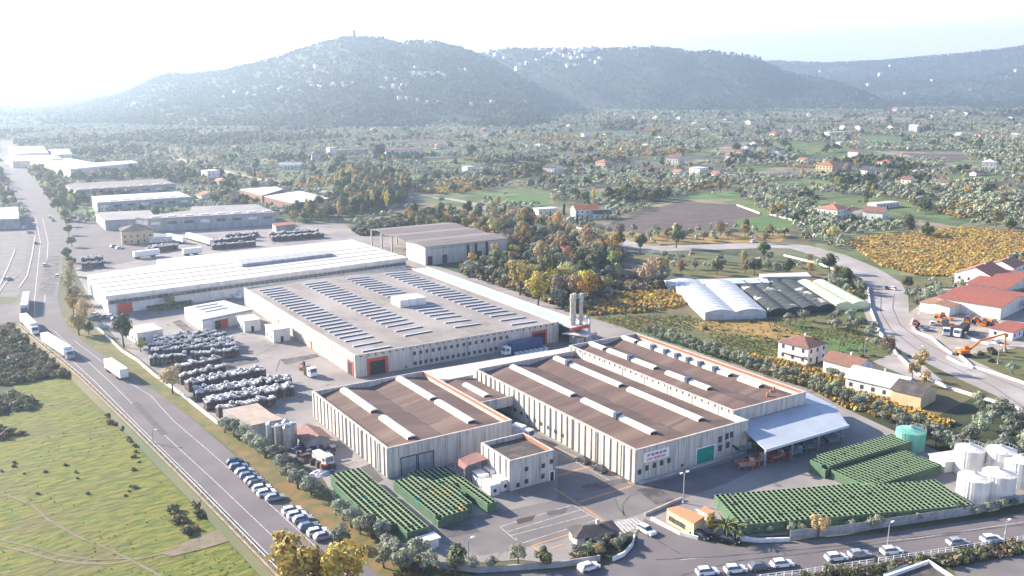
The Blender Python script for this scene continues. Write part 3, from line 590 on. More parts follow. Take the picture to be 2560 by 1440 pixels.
for y in (296.5, 331): holex(HW, 'door', y, y + 1.6, .1, 2.8, WX0, red_paint, d=.12)
x, z = FY(1015, 915, WY0); bw(MB().box(x - .4, WY0 - .3, .5, x + .4, WY0 - .15, 1.1), 'hydrant_box', red_paint, HW)
# lean-to on its right side
t = thing('side_canopy', 'long pale metal lean-to roof along the right side of the big grey warehouse', 'canopy', 189, 258)
b = MB().add([(184.5, 252, 6.6), (192.6, 252, 6.2), (192.6, 377, 6.2), (184.5, 377, 6.6), (184.5, 252, 6.4), (192.6, 252, 6.0), (192.6, 377, 6.0), (184.5, 377, 6.4)], [(0, 1, 2, 3), (4, 7, 6, 5), (0, 4, 5, 1), (1, 5, 6, 2)]); bw(b, 'roof', strip_roof, t)
bw(MB().box(192.6, 252, 5.9, 193.2, 377, 6.7), 'coping', white_p, t); bw(MB().box(184.6, 251.6, 5.7, 192.6, 251.95, 6.7), 'fascia', red_paint, t)
bw(MB().box(192.7, 256, 0, 193.1, 377, 5.9), 'wall', concrete, t)
# --- white-roofed long building (slightly turned)
def poly_hall(name, label, top, h, roofm, wallm, px=True, par=.0, cat='building', ov=.3):
    P = PP(top, h) if px else top
    cx = sum(p[0] for p in P) / len(P); cy = sum(p[1] for p in P) / len(P)
    t = thing(name, label, cat, cx, cy); EXC.append([(cx + (p[0] - cx) * 1.06, cy + (p[1] - cy) * 1.06) for p in P])
    bw(MB().prism([(cx + (p[0] - cx) * .992, cy + (p[1] - cy) * .992) for p in P], 0, h - .01), 'wall', wallm, t)
    bw(MB().prism(P, h, h + ov), 'roof', roofm, t); return t, P
t, P = poly_hall('white_hall', 'very long white-roofed hall with ribbon windows and a red door at its left', [(215, 690), (265, 742), (1018, 645), (880, 600), (392, 650), (390, 663)], 7.5, white_roof, white_wall)
A = Vector(G(265, 742, 7.5)); B = Vector(G(1018, 645, 7.5)); d = (B - A).normalized(); n = Vector((d.y, -d.x))
def fac(t, name, A, d, n, s0, s1, z0, z1, m, o=.12, parent=None):
    p0 = A + d * s0 + n * .0; p1 = A + d * s1; q0 = p0 + n * o; q1 = p1 + n * o
    return bw(MB().prism([(p0.x, p0.y), (p1.x, p1.y), (q1.x, q1.y), (q0.x, q0.y)], z0, z1), name, m, parent or t)
LW = (B - A).length
fac(t, 'ribbon_window', A, d, n, 1, LW - 1, 4.2, 5.6, glass)
m_ = MB()
for i in range(60):
    s = 1 + (LW - 2) * i / 59; p = A + d * s; q = p + n * .16; m_.prism([(p.x - .12, p.y), (p.x + .12, p.y), (q.x + .12, q.y), (q.x - .12, q.y)], 4.2, 5.6)
bw(m_, 'window_bars', grey_wall, t)
fac(t, 'red_door', A, d, n, 4, 9.5, .1, 4.0, red_paint, .2)
fac(t, 'fascia', A, d, n, -.3, LW + .3, 6.4, 7.85, white_wall, .5)
P2 = PP([(592, 652), (605, 664), (832, 637), (815, 628)], 8.5)
bw(MB().prism(P2, 7.8, 9.2), 'roof_lantern', grey_wall, t)
rb = MB()
for k in range(1, 5):
    a = Vector(G(215 + 12 * k, 690 + 10 * k, 7.8)); c = a + d * (LW - 2); q = n * .15
    rb.prism([(a.x, a.y), (c.x, c.y), (c.x + q.x, c.y + q.y), (a.x + q.x, a.y + q.y)], 7.8, 7.95)
bw(rb, 'roof_ridges', grey_roof, t)
# --- open hall with columns
t = thing('open_hall', 'pale pink-roofed hall open on its left side, standing alone behind the warehouse', 'building', 235, 410); foot(209, 410, 258, 478)
r = MB(); y0, y1 = 410, 478; nb = 3
for i in range(nb):
    ya = y0 + (y1 - y0) * i / nb; yb = y0 + (y1 - y0) * (i + 1) / nb; r.gable(208.6, ya, 258.6, yb, 9.6, 10.6, 'x', .3)
bw(r, 'roof', hall_roof, t)
b = MB(); b.box(209.2, 410.2, 0, 258.2, 410.6, 9.3); b.box(209.2, 410.7, 0, 209.6, 432, 9.3); b.box(257.8, 410.7, 0, 258.2, 477, 9.3); bw(b, 'wall', concrete, t)
for x, y in [(209.4, 450), (209.4, 463), (209.4, 476.5), (225, 476.5), (241, 476.5)]: bw(MB().box(x - .35, y - .35, 0, x + .35, y + .35, 9.4), 'column', paver, t)
for px in (1075, 1112): x, z = FY(px, 650, 410.2); hole(t, 'door', x - 1.4, x + 1.4, .1, 4.5, 410.2, dark)
for px in (1170, 1190, 1217): x, z = FY(px, 620, 410.2); hole(t, 'opening', x - .8, x + .8, 1, 9, 410.2, dark)
x, z = FY(1192, 640, 410.2); hole(t, 'loading_bay', x - 3, x + 3, .1, 4.5, 410.25, dark)
hole(t, 'window_band', 212, 245, 7.9, 8.8, 410.2, grey_wall)
# --- shed, containers, gate house
t, P = poly_hall('shed', 'small white-roofed shed with a red sliding door, left of the big warehouse', [(460, 770), (505, 801), (631, 775), (560, 752)], 4.6, white_roof, white_wall)
A = Vector(P[1]); B = Vector(P[2]); d = (B - A).normalized(); n = Vector((d.y, -d.x))
fac(t, 'red_door', A, d, n, 7.5, 10.5, .1, 3.4, red_paint, .15); fac(t, 'opening', A, d, n, 5.2, 7.4, .1, 3.4, dark, .1); fac(t, 'gutter', A, d, n, 0, (B - A).length, 4.3, 4.6, grey_wall, .25)
for k in range(3): 
    q = [(490 + 12 * k, 769 + 6 * k), (545 + 12 * k, 760 + 5 * k)]; a, c = PP(q, 4.9); bw(MB().prism([a, c, (c[0], c[1] + .8), (a[0], a[1] + .8)], 4.91, 5.1), 'skylight', bluegl, t)
def boxhouse(name, label, px, py, w, dd, h, rot=0, wall=None, roof=None, kind='flat', cat='building', z=0, win=0, over=.3, group=None, rh=None, xy=None, exc=True, door=False):
    """front corner nearest the camera at pixel (px,py); w along +X, dd along +Y"""
    x, y = xy or G(px, py, z); wall = wall or white_wall; roof = roof or tile_roof
    c, s = math.cos(rot), math.sin(rot); t = thing(name, label, cat, x + (c * w - s * dd) / 2, y + (s * w + c * dd) / 2, z, rot, group)
    if exc: EXC.append([(x + c * a - s * e, y + s * a + c * e) for a, e in ((-1, -1), (w + 1, -1), (w + 1, dd + 1), (-1, dd + 1))])
    X, Y = w / 2, dd / 2
    b = MB()
    if kind in ('gx', 'gy'):
        rh = rh or min(w, dd) * .22
        b.box(-X, -Y, 0, X, Y, h)
        if kind == 'gy': b.add([(-X, -Y, h), (X, -Y, h), (0, -Y, h + rh), (-X, Y, h), (X, Y, h), (0, Y, h + rh)], [(0, 1, 2), (4, 3, 5)])
        else: b.add([(-X, -Y, h), (-X, Y, h), (-X, 0, h + rh), (X, -Y, h), (X, Y, h), (X, 0, h + rh)], [(1, 0, 2), (3, 4, 5)])
        b.build('wall', wall, t)
        r = MB()
        k = over / (X if kind == 'gy' else Y) * rh
        r.gable(-X - over, -Y - over, X + over, Y + over, h - k + .12, h + rh + .12, 'y' if kind == 'gy' else 'x', .12); ro = r.build('roof', roof, t)
    elif kind == 'hip':
        b.box(-X, -Y, 0, X, Y, h); b.build('wall', wall, t); r = MB(); r.hip(-X - over, -Y - over, X + over, Y + over, h + .01, h + (rh or min(w, dd) * .2)); ro = r.build('roof', roof, t)
    else:
        b.box(-X, -Y, 0, X, Y, h); b.build('wall', wall, t); r = MB(); r.box(-X - over, -Y - over, h + .01, X + over, Y + over, h + .25); ro = r.build('roof', roof, t)
    if kind in ('hip', 'gx', 'gy') and win: MB().box(.1 * X, -.1 * Y, h + .3, .1 * X + .6, -.1 * Y + .6, h + (rh or min(w, dd) * .2) + .9).build('chimney', paver, ro)
    if win:
        st = max(1, int(h / 2.9))
        for f in range(st):
            z0 = 1 + f * 2.9
            nx = max(1, int(w / 3.4)); ny = max(1, int(dd / 3.4))
            for i in range(nx):
                u = -X + w * (i + .5) / nx
                if f == 0 and i == nx // 2: MB().box(u - .5, -Y - .05, .05, u + .5, -Y - .01, 2.1).build('door', dark, t)
                else:
                    wo = MB().box(u - .5, -Y - .05, z0, u + .5, -Y - .01, z0 + 1.25).build('window', glass, t)
                    if win > 1: MB().box(u - .65, -Y - .12, z0 - .14, u + .65, -Y - .011, z0 - .02).build('sill', paver, wo)
            for i in range(ny):
                u = -Y + dd * (i + .5) / ny; wo = MB().box(-X - .05, u - .5, z0, -X - .01, u + .5, z0 + 1.25).build('window', glass, t)
                if win > 1: MB().box(-X - .12, u - .65, z0 - .14, -X - .011, u + .65, z0 - .02).build('sill', paver, wo)
        if win > 1 and st > 1:
            bl = MB().box(-X - 1.1, -Y + 1, 2.75, -X - .02, Y - 1, 2.9); bo = bl.build('balcony', paver, t)
            MB().box(-X - 1.1, -Y + 1, 2.92, -X - 1.04, Y - 1, 3.8).build('railing', wall, bo)
    return t
R = math.radians
boxhouse('storage_cabin', 'white box cabin against the long left wall of the big warehouse', 612, 832, 6, 9, 4.2, 0, white_wall, white_roof, win=1)
boxhouse('storage_cabin', 'white box cabin with a dark doorway, nearer of the pair by the warehouse wall', 685, 858, 6, 9, 4.6, 0, white_wall, white_roof, win=1)
boxhouse('gate_house', 'low white house with a beige terrace roof beside the tall conical tree', 345, 862, 9, 11, 4, R(8), white_wall, paver, win=1)
t, P = poly_hall('workshop', 'beige flat-roofed workshop next to the metal silos', [(556, 1027), (630, 1066), (707, 1050), (675, 1033), (644, 1010)], 3.6, terrace_m, grey_wall)
b = boxhouse('red_shed', 'small shed with a faded red pitched roof beside the silos', 768, 1132, 6, 8, 2.8, 0, grey_wall, faded_red, 'gy', over=.8)
t, P = poly_hall('gate_lodge', 'gatekeeper lodge with a bright orange flat roof by the entrance', [(1667, 1274), (1735, 1312), (1762, 1294), (1694, 1268)], 2.9, orange_roof, cream_wall)
for i in range(2): holex(t, 'window', 128.5 + i * 2.5, 129.8 + i * 2.5, 1.1, 2.2, G(1700, 1292, 2.9)[0] - .1, glass, d=.4)
t, P = poly_hall('orange_cabin', 'tiny cabin with orange and white striped roof behind the orange-roofed lodge', [(1744, 1280), (1768, 1293), (1787, 1282), (1762, 1268)], 2.6, orange_roof, white_wall)
a = G(1752, 1280, 2.92); bw(MB().box(a[0] - .2, a[1] - 3, 2.91, a[0] + .3, a[1] + 1.5, 2.96), 'roof_stripe', white_p, t)
# dark hipped kiosk in the entrance island
boxhouse('kiosk', 'dark-roofed kiosk among the shrubs of the entrance island', 1442, 1370, 9, 4.5, 2.2, R(-16), white_wall, dark_roof, 'hip', win=1, over=.6, rh=1.2)
for nm, lab, px, py, w, d_, h, r_ in [('container', 'white container by the bottom wall, beside the end of the long bin block', 1062, 1378, 3.2, 2.2, 1.9, 0)]:
    boxhouse(nm, lab, px, py, w, d_, h, r_, white_p, white_p, cat='container')
# four white containers by the small block
for i, (px, py) in enumerate([(1201, 1219), (1226, 1243), (1226, 1208), (1252, 1231)]):
    t = boxhouse('reefer_container', ['white container with a blue edge, upper left of the four by the bin block', 'white container with a round fan, lower left of the four by the bin block', 'white container nearest the wall at the back of the group of four', 'white container at the lower right of the group of four'][i], px, py, 2.35, 3.7, 2.5, 0, white_p, white_wall, cat='container', over=.0)
    MB().box(-1.0, -1.92, .2, 1.0, -1.86, 2.2).build('door', white_wall, t); MB().box(-1.24, -1.85, 2.2, -1.18, 1.85, 2.45).build('edge_band', blue_p if i == 0 else steel, t)
    if i in (1, 3):
        f = MB(); f.add([(.45 * math.cos(k * .5236), -1.95, 1.3 + .45 * math.sin(k * .5236)) for k in range(12)], [tuple(range(12))]); f.build('fan', dark, t)
# --- blue canopy
t = thing('canopy', 'big pale blue metal canopy in front of the right brown hall, sheltering machinery', 'canopy', 180, 148)
cx = [G(*p, 5.6) for p in [(1838, 1083), (1912, 1122), (2106, 1060), (2010, 1025)]]
def slab(P, zs, th=.3):
    n = len(P); return MB().add([(*p, z) for p, z in zip(P, zs)] + [(*p, z - th) for p, z in zip(P, zs)], [tuple(range(n)), tuple(range(2 * n - 1, n - 1, -1))] + [(i, n + i, n + (i + 1) % n, (i + 1) % n) for i in range(n)])
Pm = [(162.8, 150.8), (161.2, 140.6), (192.5, 140.6), (192.5, 156.2), (168, 156.2)]
bw(slab([(166.5, 156), (161.0, 141.2), (191.0, 141.2), (193.3, 156)][::1], [5.9, 5.3, 5.3, 5.9]), 'roof', blue_roof, t)
bw(slab([(193.4, 156), (191.1, 141.3), (199.8, 152.5)], [5.85, 5.3, 5.3]), 'roof', blue_roof, t)
bw(slab([(193.5, 156.4), (199.9, 152.8), (202.5, 163.5), (193.5, 169.5)], [5.85, 5.3, 5.2, 5.8]), 'roof', blue_roof, t)
bw(MB().box(160.9, 140.9, 4.7, 191.2, 141.15, 5.35), 'fascia', strip_roof, t)
for x, y in [(162, 142), (171.5, 142), (181, 142), (190, 142), (198.5, 152.3), (200.5, 160), (165, 154)]: bw(MB().box(x - .2, y - .2, 0, x + .2, y + .2, 5.2), 'column', steel, t)
EXC.append([(158, 138), (204, 138), (204, 172), (190, 172)])
# --- chimneys
t = thing('chimney_stacks', 'cluster of tall pale chimney flues with a joined top at the warehouse corner', 'chimney', 190.4, 251)
bx, by = G(1440, 855); 
for dx, dy, hh_, r_ in [(-1.9, .2, 17.6, .68), (-.2, 1.2, 17.6, .68), (1.9, -.2, 17.6, .68)]:
    o = bw(MB().cyl(bx + dx, by + dy, 0, hh_, r_, n=14), 'flue', paver, t, smooth=False)
    for z in (8.5, 15.6): bw(MB().cyl(bx + dx, by + dy, z, z + .5, r_ + .28, n=14), 'ring', steel, o)
b = MB()
for z in (8.2, 16.6):
    b.box(bx - 3.0, by - 1.3, z, bx + 3.6, by - 1.1, z + .18)
    for k in range(8): b.box(bx - 3.2 + k, by - 1.3, z + .2, bx - 3.1 + k, by - 1.2, z + 1.1)
    b.box(bx - 3.2, by - 1.35, z + 1.05, bx + 3.8, by - 1.2, z + 1.15)
bw(b, 'platform', steel, t)
bw(MB().cyl(bx + 5.6, by - .4, 0, 8.2, .45, n=10), 'thin_flue', white_p, t)
b = MB(); b.tube((bx + 5.6, by - .4, 8), (bx + 3.9, by, 8.8), .4); b.box(bx - 4, by - 6, 0, bx - 1, by - 2.6, 3.4); b.box(bx, by - 5.5, 0, bx + 3, by - 2.8, 2.6); b.tube((bx - 5, by - 5, 3.8), (bx + 5, by - 5.5, 3.8), .35); b.tube((bx - 2, by - 4, 3), (bx - 1.5, by, 5), .4)
bw(b, 'ductwork', steel, t); bw(MB().prism([(bx - 7, by - 1), (bx - 2, by - 9), (bx + 3, by - 7), (bx - 2, by)], 4.2, 4.45), 'roof', white_roof, t)
EXC.append([(bx - 8, by - 12), (bx + 8, by - 12), (bx + 8, by + 6), (bx - 8, by + 6)])
# --- tanks
def tank(label, px, py, r, h, m, cone=.9, z=0, group=None):
    x, y = G(px, py); y += r * .85; x += r * .5; t = thing('storage_tank', label, 'tank', x, y, 0, 0, group)
    MB().cyl(0, 0, 0, h, r, n=32).build('shell', m, t); ro = MB().cyl(0, 0, h + .005, h + cone, r * 1.01, .35, n=32).build('roof', m, t)
    MB().cyl(0, 0, h + cone, h + cone + .5, .45, n=10).build('hatch', steel, ro)
    b = MB()
    for k in range(20):
        a = k * .314; b.box(r * .97 * math.cos(a) - .03, r * .97 * math.sin(a) - .03, h, r * .97 * math.cos(a) + .03, r * .97 * math.sin(a) + .03, h + .9)
    for k in range(20):
        a = k * .314; c = a + .314; b.tube((r * .97 * math.cos(a), r * .97 * math.sin(a), h + .9), (r * .97 * math.cos(c), r * .97 * math.sin(c), h + .9), .035, 4)
    b.build('railing', steel, t)
    l = MB()
    for k in range(int(h / .5)): l.box(-r - .25, -.25, .4 + k * .5, -r - .2, .25, .45 + k * .5)
    l.box(-r - .27, -.3, .2, -r - .2, -.25, h + .6); l.box(-r - .27, .25, .2, -r - .2, .3, h + .6); l.build('ladder', steel, t)
    EXC.append([(x - r, y - r), (x + r, y - r), (x + r, y + r), (x - r, y + r)]); return t
tank('green cylindrical tank with a conical lid beyond the green bin blocks', 2290, 1132, 3.6, 4.6, green_tank)
tank('white stained tank farthest left of the white group, behind the low box', 2437, 1196, 3.3, 6.2, white_tank)
tank('white tank behind, half hidden by the two front tanks', 2515, 1205, 3.3, 6.6, white_tank)
tank('short white tank nearest the long bin block', 2452, 1262, 3.5, 5.0, white_tank)
tank('white tank in the middle of the front pair, close to the road wall', 2513, 1262, 3.5, 6.0, white_tank)
tank('white tank cut by the right edge of the view', 2568, 1225, 3.5, 6.0, white_tank)
boxhouse('pump_house', 'low white box building between the bin block and the white tanks', 2360, 1183, 7.5, 5, 2.6, R(-15), white_wall, white_roof)
# --- silos by the workshop
x, y = G(712, 1128)
t = thing('silo_battery', 'battery of grey metal silos with walkway between workshop and olive trees', 'silo', x, y)
for i, (dx, dy) in enumerate([(-1.9, 4.4), (-.6, 1.9), (.9, -.2), (1.9, 3.6), (2.6, 1.2)]):
    s_ = MB().cyl(dx, dy, 1, 6.3, 1.15, n=16).build('silo', steel, t); MB().cyl(dx, dy, 6.305, 7.0, 1.17, .25, n=16).build('silo_lid', steel, s_); MB().cyl(dx, dy, .1, .99, .3, 1.1, n=16).build('hopper', steel, s_)
b = MB(); b.box(-3, -.5, 7.0, 3, .4, 7.15); b.box(-3, -.55, 7.9, 3, -.48, 8.0)
for k in range(7): b.box(-3 + k, -.55, 7.15, -2.94 + k, -.48, 7.9)
b.build('walkway', steel, t)
# --- greenhouses
def ghouse(label, a, bq, c, dq, nb, h, m, px=True):
    """a front-left, b front-right, c back-right, d back-left (pixels at ground)"""
    A, B, C_, D = [Vector(G(*p)) for p in (a, bq, c, dq)]
    t = thing('greenhouse', label, 'greenhouse', *((A + B + C_ + D) / 4)); EXC.append([tuple(A), tuple(B), tuple(C_), tuple(D)])
    for i in range(nb):
        p0 = A + (B - A) * i / nb; p1 = A + (B - A) * (i + 1) / nb; q0 = D + (C_ - D) * i / nb; q1 = D + (C_ - D) * (i + 1) / nb
        v = []; K = 7
        for (u0, u1) in ((p0, p1), (q0, q1)):
            for k in range(K):
                f = k / (K - 1); w = u0 + (u1 - u0) * f; v.append((w.x, w.y, h * .72 + h * .26 * math.sin(math.pi * f)))
        o = bw(MB().add(v, [(k, k + 1, K + k + 1, K + k) for k in range(K - 1)]), 'film_roof', m, t)
        e = MB()
        for s_, (u0, u1) in enumerate(((p0, p1), (q0, q1))): e.add([(u0.x, u0.y, 0), (u1.x, u1.y, 0)] + v[s_ * K:(s_ + 1) * K][::-1], [tuple(range(K + 2))])
        bw(e, 'end_wall', m, t)
        g = MB(); L = (q0 - p0).length; kk = int(L / 5)
        for j in range(kk + 1):
            f = j / kk; s0 = p0 + (q0 - p0) * f; s1 = p1 + (q1 - p1) * f
            for k in range(K - 1):
                fa = k / (K - 1); fb = (k + 1) / (K - 1); w0 = s0 + (s1 - s0) * fa; w1 = s0 + (s1 - s0) * fb
                g.tube((w0.x, w0.y, h * .72 + h * .26 * math.sin(math.pi * fa) + .05), (w1.x, w1.y, h * .72 + h * .26 * math.sin(math.pi * fb) + .05), .07, 4)
        bw(g, 'hoops', steel, o)
    s_ = MB(); s_.add([(*A, 0), (*D, 0), (*D, h * .72), (*A, h * .72), (*B, 0), (*C_, 0), (*C_, h * .72), (*B, h * .72)], [(0, 1, 2, 3), (4, 7, 6, 5)]); bw(s_, 'side_wall', m, t)
ghouse('white film greenhouse of two arched bays nearest the factory', (1762, 801), (1915, 797), (1832, 722), (1672, 716), 2, 4.2, film)
ghouse('dark net-covered greenhouse with torn pale patches between the white and the green ones', (1925, 792), (2085, 778), (1985, 712), (1840, 720), 4, 3.4, net)
ghouse('pale green film greenhouse of two long bays beside the curved road', (2090, 776), (2172, 772), (2068, 716), (1993, 716), 2, 3.4, film_g)
poly_hall('greenhouse_shed', 'long grey metal shed behind the greenhouses', [(1660, 702), (1675, 714), (1925, 708), (1915, 695)], 3, strip_roof, grey_wall)
poly_hall('greenhouse_shed', 'short bright white roof right behind the net greenhouse', [(1898, 686), (1905, 694), (2028, 692), (2018, 682)], 3.6, white_roof, grey_wall)
# --- house group on the right
boxhouse('country_house', 'two-storey white house with brown roof and balcony at the left of the house group', 2018, 914, 10.5, 11.5, 5.8, R(6), white_wall, brown_tile, 'hip', win=2, over=.7)
boxhouse('country_house', 'white house with dusty brown ridged roof in the middle of the house group', 2140, 958, 9, 12, 4.8, R(4), white_wall, brown_tile, 'gy', win=2, over=.6)
boxhouse('porch_house', 'small cream house with reddish porch roof below the brown ridged one', 2112, 940, 5, 6, 3.2, R(4), cream_wall, red_roof, 'gy', win=1, over=.5)
boxhouse('barn', 'long barn with pale metal roof beside the orange vineyard', 2252, 1004, 11, 17, 3.6, R(12), white_wall, strip_roof, 'gy', win=1, over=.5)
boxhouse('barn', 'cream barn end with brown patchy roof and dark open side', 2300, 1024, 11, 8.5, 4.0, R(12), cream_wall, dark_roof, 'gy', over=.4)
# --- red-roofed yard far right
boxhouse('depot_hall', 'big dark red roofed depot hall at the right edge', 2500, 800, 34, 24, 5, R(12), white_wall, red_roof, 'gy', over=.4, rh=1.2)
boxhouse('depot_hall', 'second dark red roofed hall behind the big one at the right edge', 2512, 755, 44, 16, 5.6, R(12), white_wall, red_roof, 'gy', over=.4, rh=1.4)
boxhouse('depot_shed', 'low open-fronted shed with pink-red roof facing the lorries', 2372, 792, 22, 12, 3.8, R(8), white_wall, tile_roof, 'gx', over=.4, rh=.6)
boxhouse('depot_office', 'white office building with red roof strip at the edge of the machine yard', 2530, 852, 16, 8, 3, R(8), white_wall, red_roof, 'flat', win=1)
boxhouse('villa', 'white villa with stepped walls and brownish-red roof above the depot', 2478, 730, 20, 16, 6.5, R(12), white_wall, tile_roof, 'gx', win=2)
boxhouse('villa', 'white villa at the right edge behind the stepped one', 2530, 705, 16, 12, 6.5, R(12), white_wall, tile_roof, 'gx', win=2)
# --- houses scattered over the plain: (px, py of base front corner, w, d, h, rot, wall, roof, kind, label)
HO = [
 (2092, 549, 16, 15, 6.5, 10, 'w', 't', 'hip', 'white villa with orange-red hipped roof by the autumn vineyard'),
 (2130, 546, 14, 10, 5, 10, 'w', 't', 'hip', 'lower wing with red roof joined to the orange-roofed villa'),
 (2205, 552, 13, 13, 5.5, 20, 'w', 'b', 'gy', 'white gabled house with brown roof and dark round windows'),
 (2190, 522, 24, 8, 3.4, -5, 'w', 'w', 'flat', 'long low white shed behind the brown gabled house'),
 (1438, 547, 17, 11, 6.5, -20, 'w', 't', 'gx', 'white farmhouse with pink tiled roof next to the cypress'),
 (1485, 548, 13, 8, 3.5, -15, 'w', 'd', 'gx', 'low dark-roofed annex right of the pink-tiled farmhouse'),
 (1346, 538, 15, 8, 4, -8, 'w', 'w', 'flat', 'low white house among orange trees left of the cypress'),
 (1385, 437, 17, 14, 7, 20, 'w', 'd', 'gy', 'white house with grey side facing the olive grove'),
 (1448, 436, 10, 8, 4, 10, 'w', 't', 'gx', 'tiny white outbuilding right of the grey-sided house'),
 (1512, 422, 14, 13, 7, 15, 'p', 't', 'hip', 'pinkish villa between orange trees in mid plain'),
 (1695, 412, 17, 15, 7.5, 22, 'w', 'b', 'gy', 'white house with tall gable and dark brown roof'),
 (1836, 398, 14, 12, 5, 20, 'w', 't', 'gy', 'lowest of the stepped row of pink-roofed houses'),
 (1852, 387, 15, 11, 5, 20, 'w', 't', 'gy', 'second of the stepped row of pink-roofed houses'),
 (1870, 376, 16, 11, 5, 20, 'w', 't', 'gx', 'third of the stepped row of pink-roofed houses'),
 (1890, 366, 18, 11, 5, 15, 'w', 't', 'gx', 'topmost and longest of the stepped row of houses'),
 (1945, 395, 22, 20, 9, 20, 'w', 'd', 'hip', 'large white house with blue-grey roof above the plain'),
 (1749, 440, 15, 13, 7.5, 12, 'w', 'w', 'flat', 'square white two-storey house near the red bush'),
 (1697, 443, 10, 9, 5, 12, 'w', 't', 'gy', 'small white house with red roof beside green patch'),
 (1788, 446, 12, 8, 4, 0, 'w', 't', 'gy', 'low white gabled shed in front of the orange field'),
 (1812, 447, 14, 6, 3, 0, 'w', 'w', 'flat', 'long low white store beside the gabled shed'),
 (2144, 396, 14, 13, 8, 12, 'w', 't', 'flat', 'white house with flat parapets beside the ploughed field'),
 (2080, 430, 26, 18, 7, 15, 'c', 't', 'hip', 'long apricot villa behind rusty trees'),
 (2168, 436, 20, 8, 4, 8, 'w', 'd', 'flat', 'white glass-fronted store right of the apricot villa'),
 (2224, 420, 21, 14, 6, 10, 'w', 't', 'hip', 'white farmhouse with red roof right end in the plain'),
 (2292, 436, 15, 6, 3.5, 5, 'w', 'w', 'flat', 'low white outbuilding in the olive trees'),
 (2276, 468, 9, 9, 7, 15, 'w', 'b', 'gy', 'small tall white gabled house alone above the green strip'),
 (2490, 424, 18, 14, 7.5, 25, 'w', 'w', 'hip', 'white house with pale blue shaded end at the right'),
 (2440, 440, 20, 7, 3, 0, 'w', 't', 'gx', 'low house with broken red roofs below the pale one'),
 (1169, 436, 9, 9, 7.5, 10, 'w', 'w', 'flat', 'small white tower house alone in the grove'),
 (2100, 362, 12, 8, 4, 0, 'w', 'w', 'flat', 'small white shed by the brown field'),
 (2075, 338, 42, 14, 5, -4, 'w', 'w', 'flat', 'long white sheds in front of the far green field'),
 (2112, 324, 18, 12, 7, 10, 'w', 't', 'gx', 'white house behind the long white sheds'),
 (2150, 325, 18, 12, 7, 10, 'w', 't', 'gx', 'white house right of the long sheds, with pink roof'),
 (2232, 325, 30, 14, 6, 0, 'w', 't', 'gx', 'long farmhouse with pink roof beside the tall gabled house'),
 (2292, 330, 16, 16, 10, 15, 'w', 'w', 'gy', 'tall bright gabled house beside dark tree, far right plain'),
 (2340, 325, 40, 8, 4, 0, 'w', 'w', 'flat', 'very long low white wall-like shed on the far right'),
 (2420, 290, 60, 20, 7, -6, 'w', 't', 'gx', 'largest far white factory shed with pink roof'),
 (2385, 282, 18, 14, 7, 5, 'c', 't', 'gx', 'cream house left of the far factory shed'),
 (2242, 278, 20, 16, 9, 15, 'w', 't', 'gy', 'far white gabled house with red roof and trees'),
 (2026, 292, 18, 14, 8, 10, 'w', 't', 'gx', 'far white house alone right of the blue hill foot'),
 (1876, 312, 18, 14, 8, 12, 'w', 't', 'gx', 'far white house with raised porch above orange hedge'),
 (1742, 316, 16, 14, 8, 15, 'w', 't', 'hip', 'far pink house, right one of a loose trio'),
 (1700, 300, 14, 12, 7, 15, 'w', 'w', 'gx', 'far white house, left one of a loose trio'),
 (1760, 330, 14, 10, 6, 5, 'w', 'w', 'flat', 'far white house, lowest one of a loose trio'),
 (1546, 292, 16, 14, 9, 20, 'w', 'w', 'flat', 'far bright white house in front of the smoke'),
 (1585, 298, 14, 12, 6, 5, 'w', 'w', 'gx', 'far white shed right of the bright white house'),
 (1425, 322, 13, 12, 7, 10, 'w', 'w', 'gx', 'far white house below the green clearing'),
 (1560, 322, 80, 30, 4, -3, 'g', 's', 'flat', 'long pale blue plastic-covered shed in the far groves'),
 (1120, 308, 26, 12, 5, 0, 'w', 's', 'flat', 'low pale shed at the far side of the groves'),
 (825, 392, 10, 8, 11, 10, 'w', 'w', 'flat', 'narrow white tower beside the far low factory'),
 (838, 388, 45, 14, 6, -3, 'g', 'r', 'flat', 'far low factory with dark red roof line left of the round tree'),
 (965, 386, 52, 16, 6, -3, 'w', 'r', 'flat', 'far low factory with white wall right of the round tree'),
 (1990, 253, 24, 14, 7, 0, 'w', 'w', 'flat', 'far house at the foot of the blue hillside'),
 (700, 424, 22, 12, 4.5, -20, 'w', 'w', 'gx', 'white sheds beside the far road bend'),
 (520, 458, 12, 13, 11, 10, 'w', 'w', 'flat', 'white three-storey block with balconies by the far road'),
 (548, 470, 9, 9, 6, 10, 'w', 't', 'gy', 'small white house just below the three-storey block'),
 (505, 505, 14, 10, 5, 10, 'w', 't', 'gy', 'small house with pink roof behind the two grey factories'),
]
wm = {'w': white_wall, 'p': mat('pink_wall', (.62, .42, .36), (.5, .35, .3), sc=1), 'c': cream_wall, 'g': grey_wall}
rm = {'t': tile_roof, 'b': brown_tile, 'd': dark_roof, 'w': white_roof, 's': strip_roof, 'r': red_roof}
for px, py, w, d_, h, ro, wl, rf, kd, lab in HO:
    boxhouse('house', lab, px, py, w, d_, h, R(ro), wm[wl], rm[rf], kd, win=1 if py > 400 else 0, cat='house', over=.5)
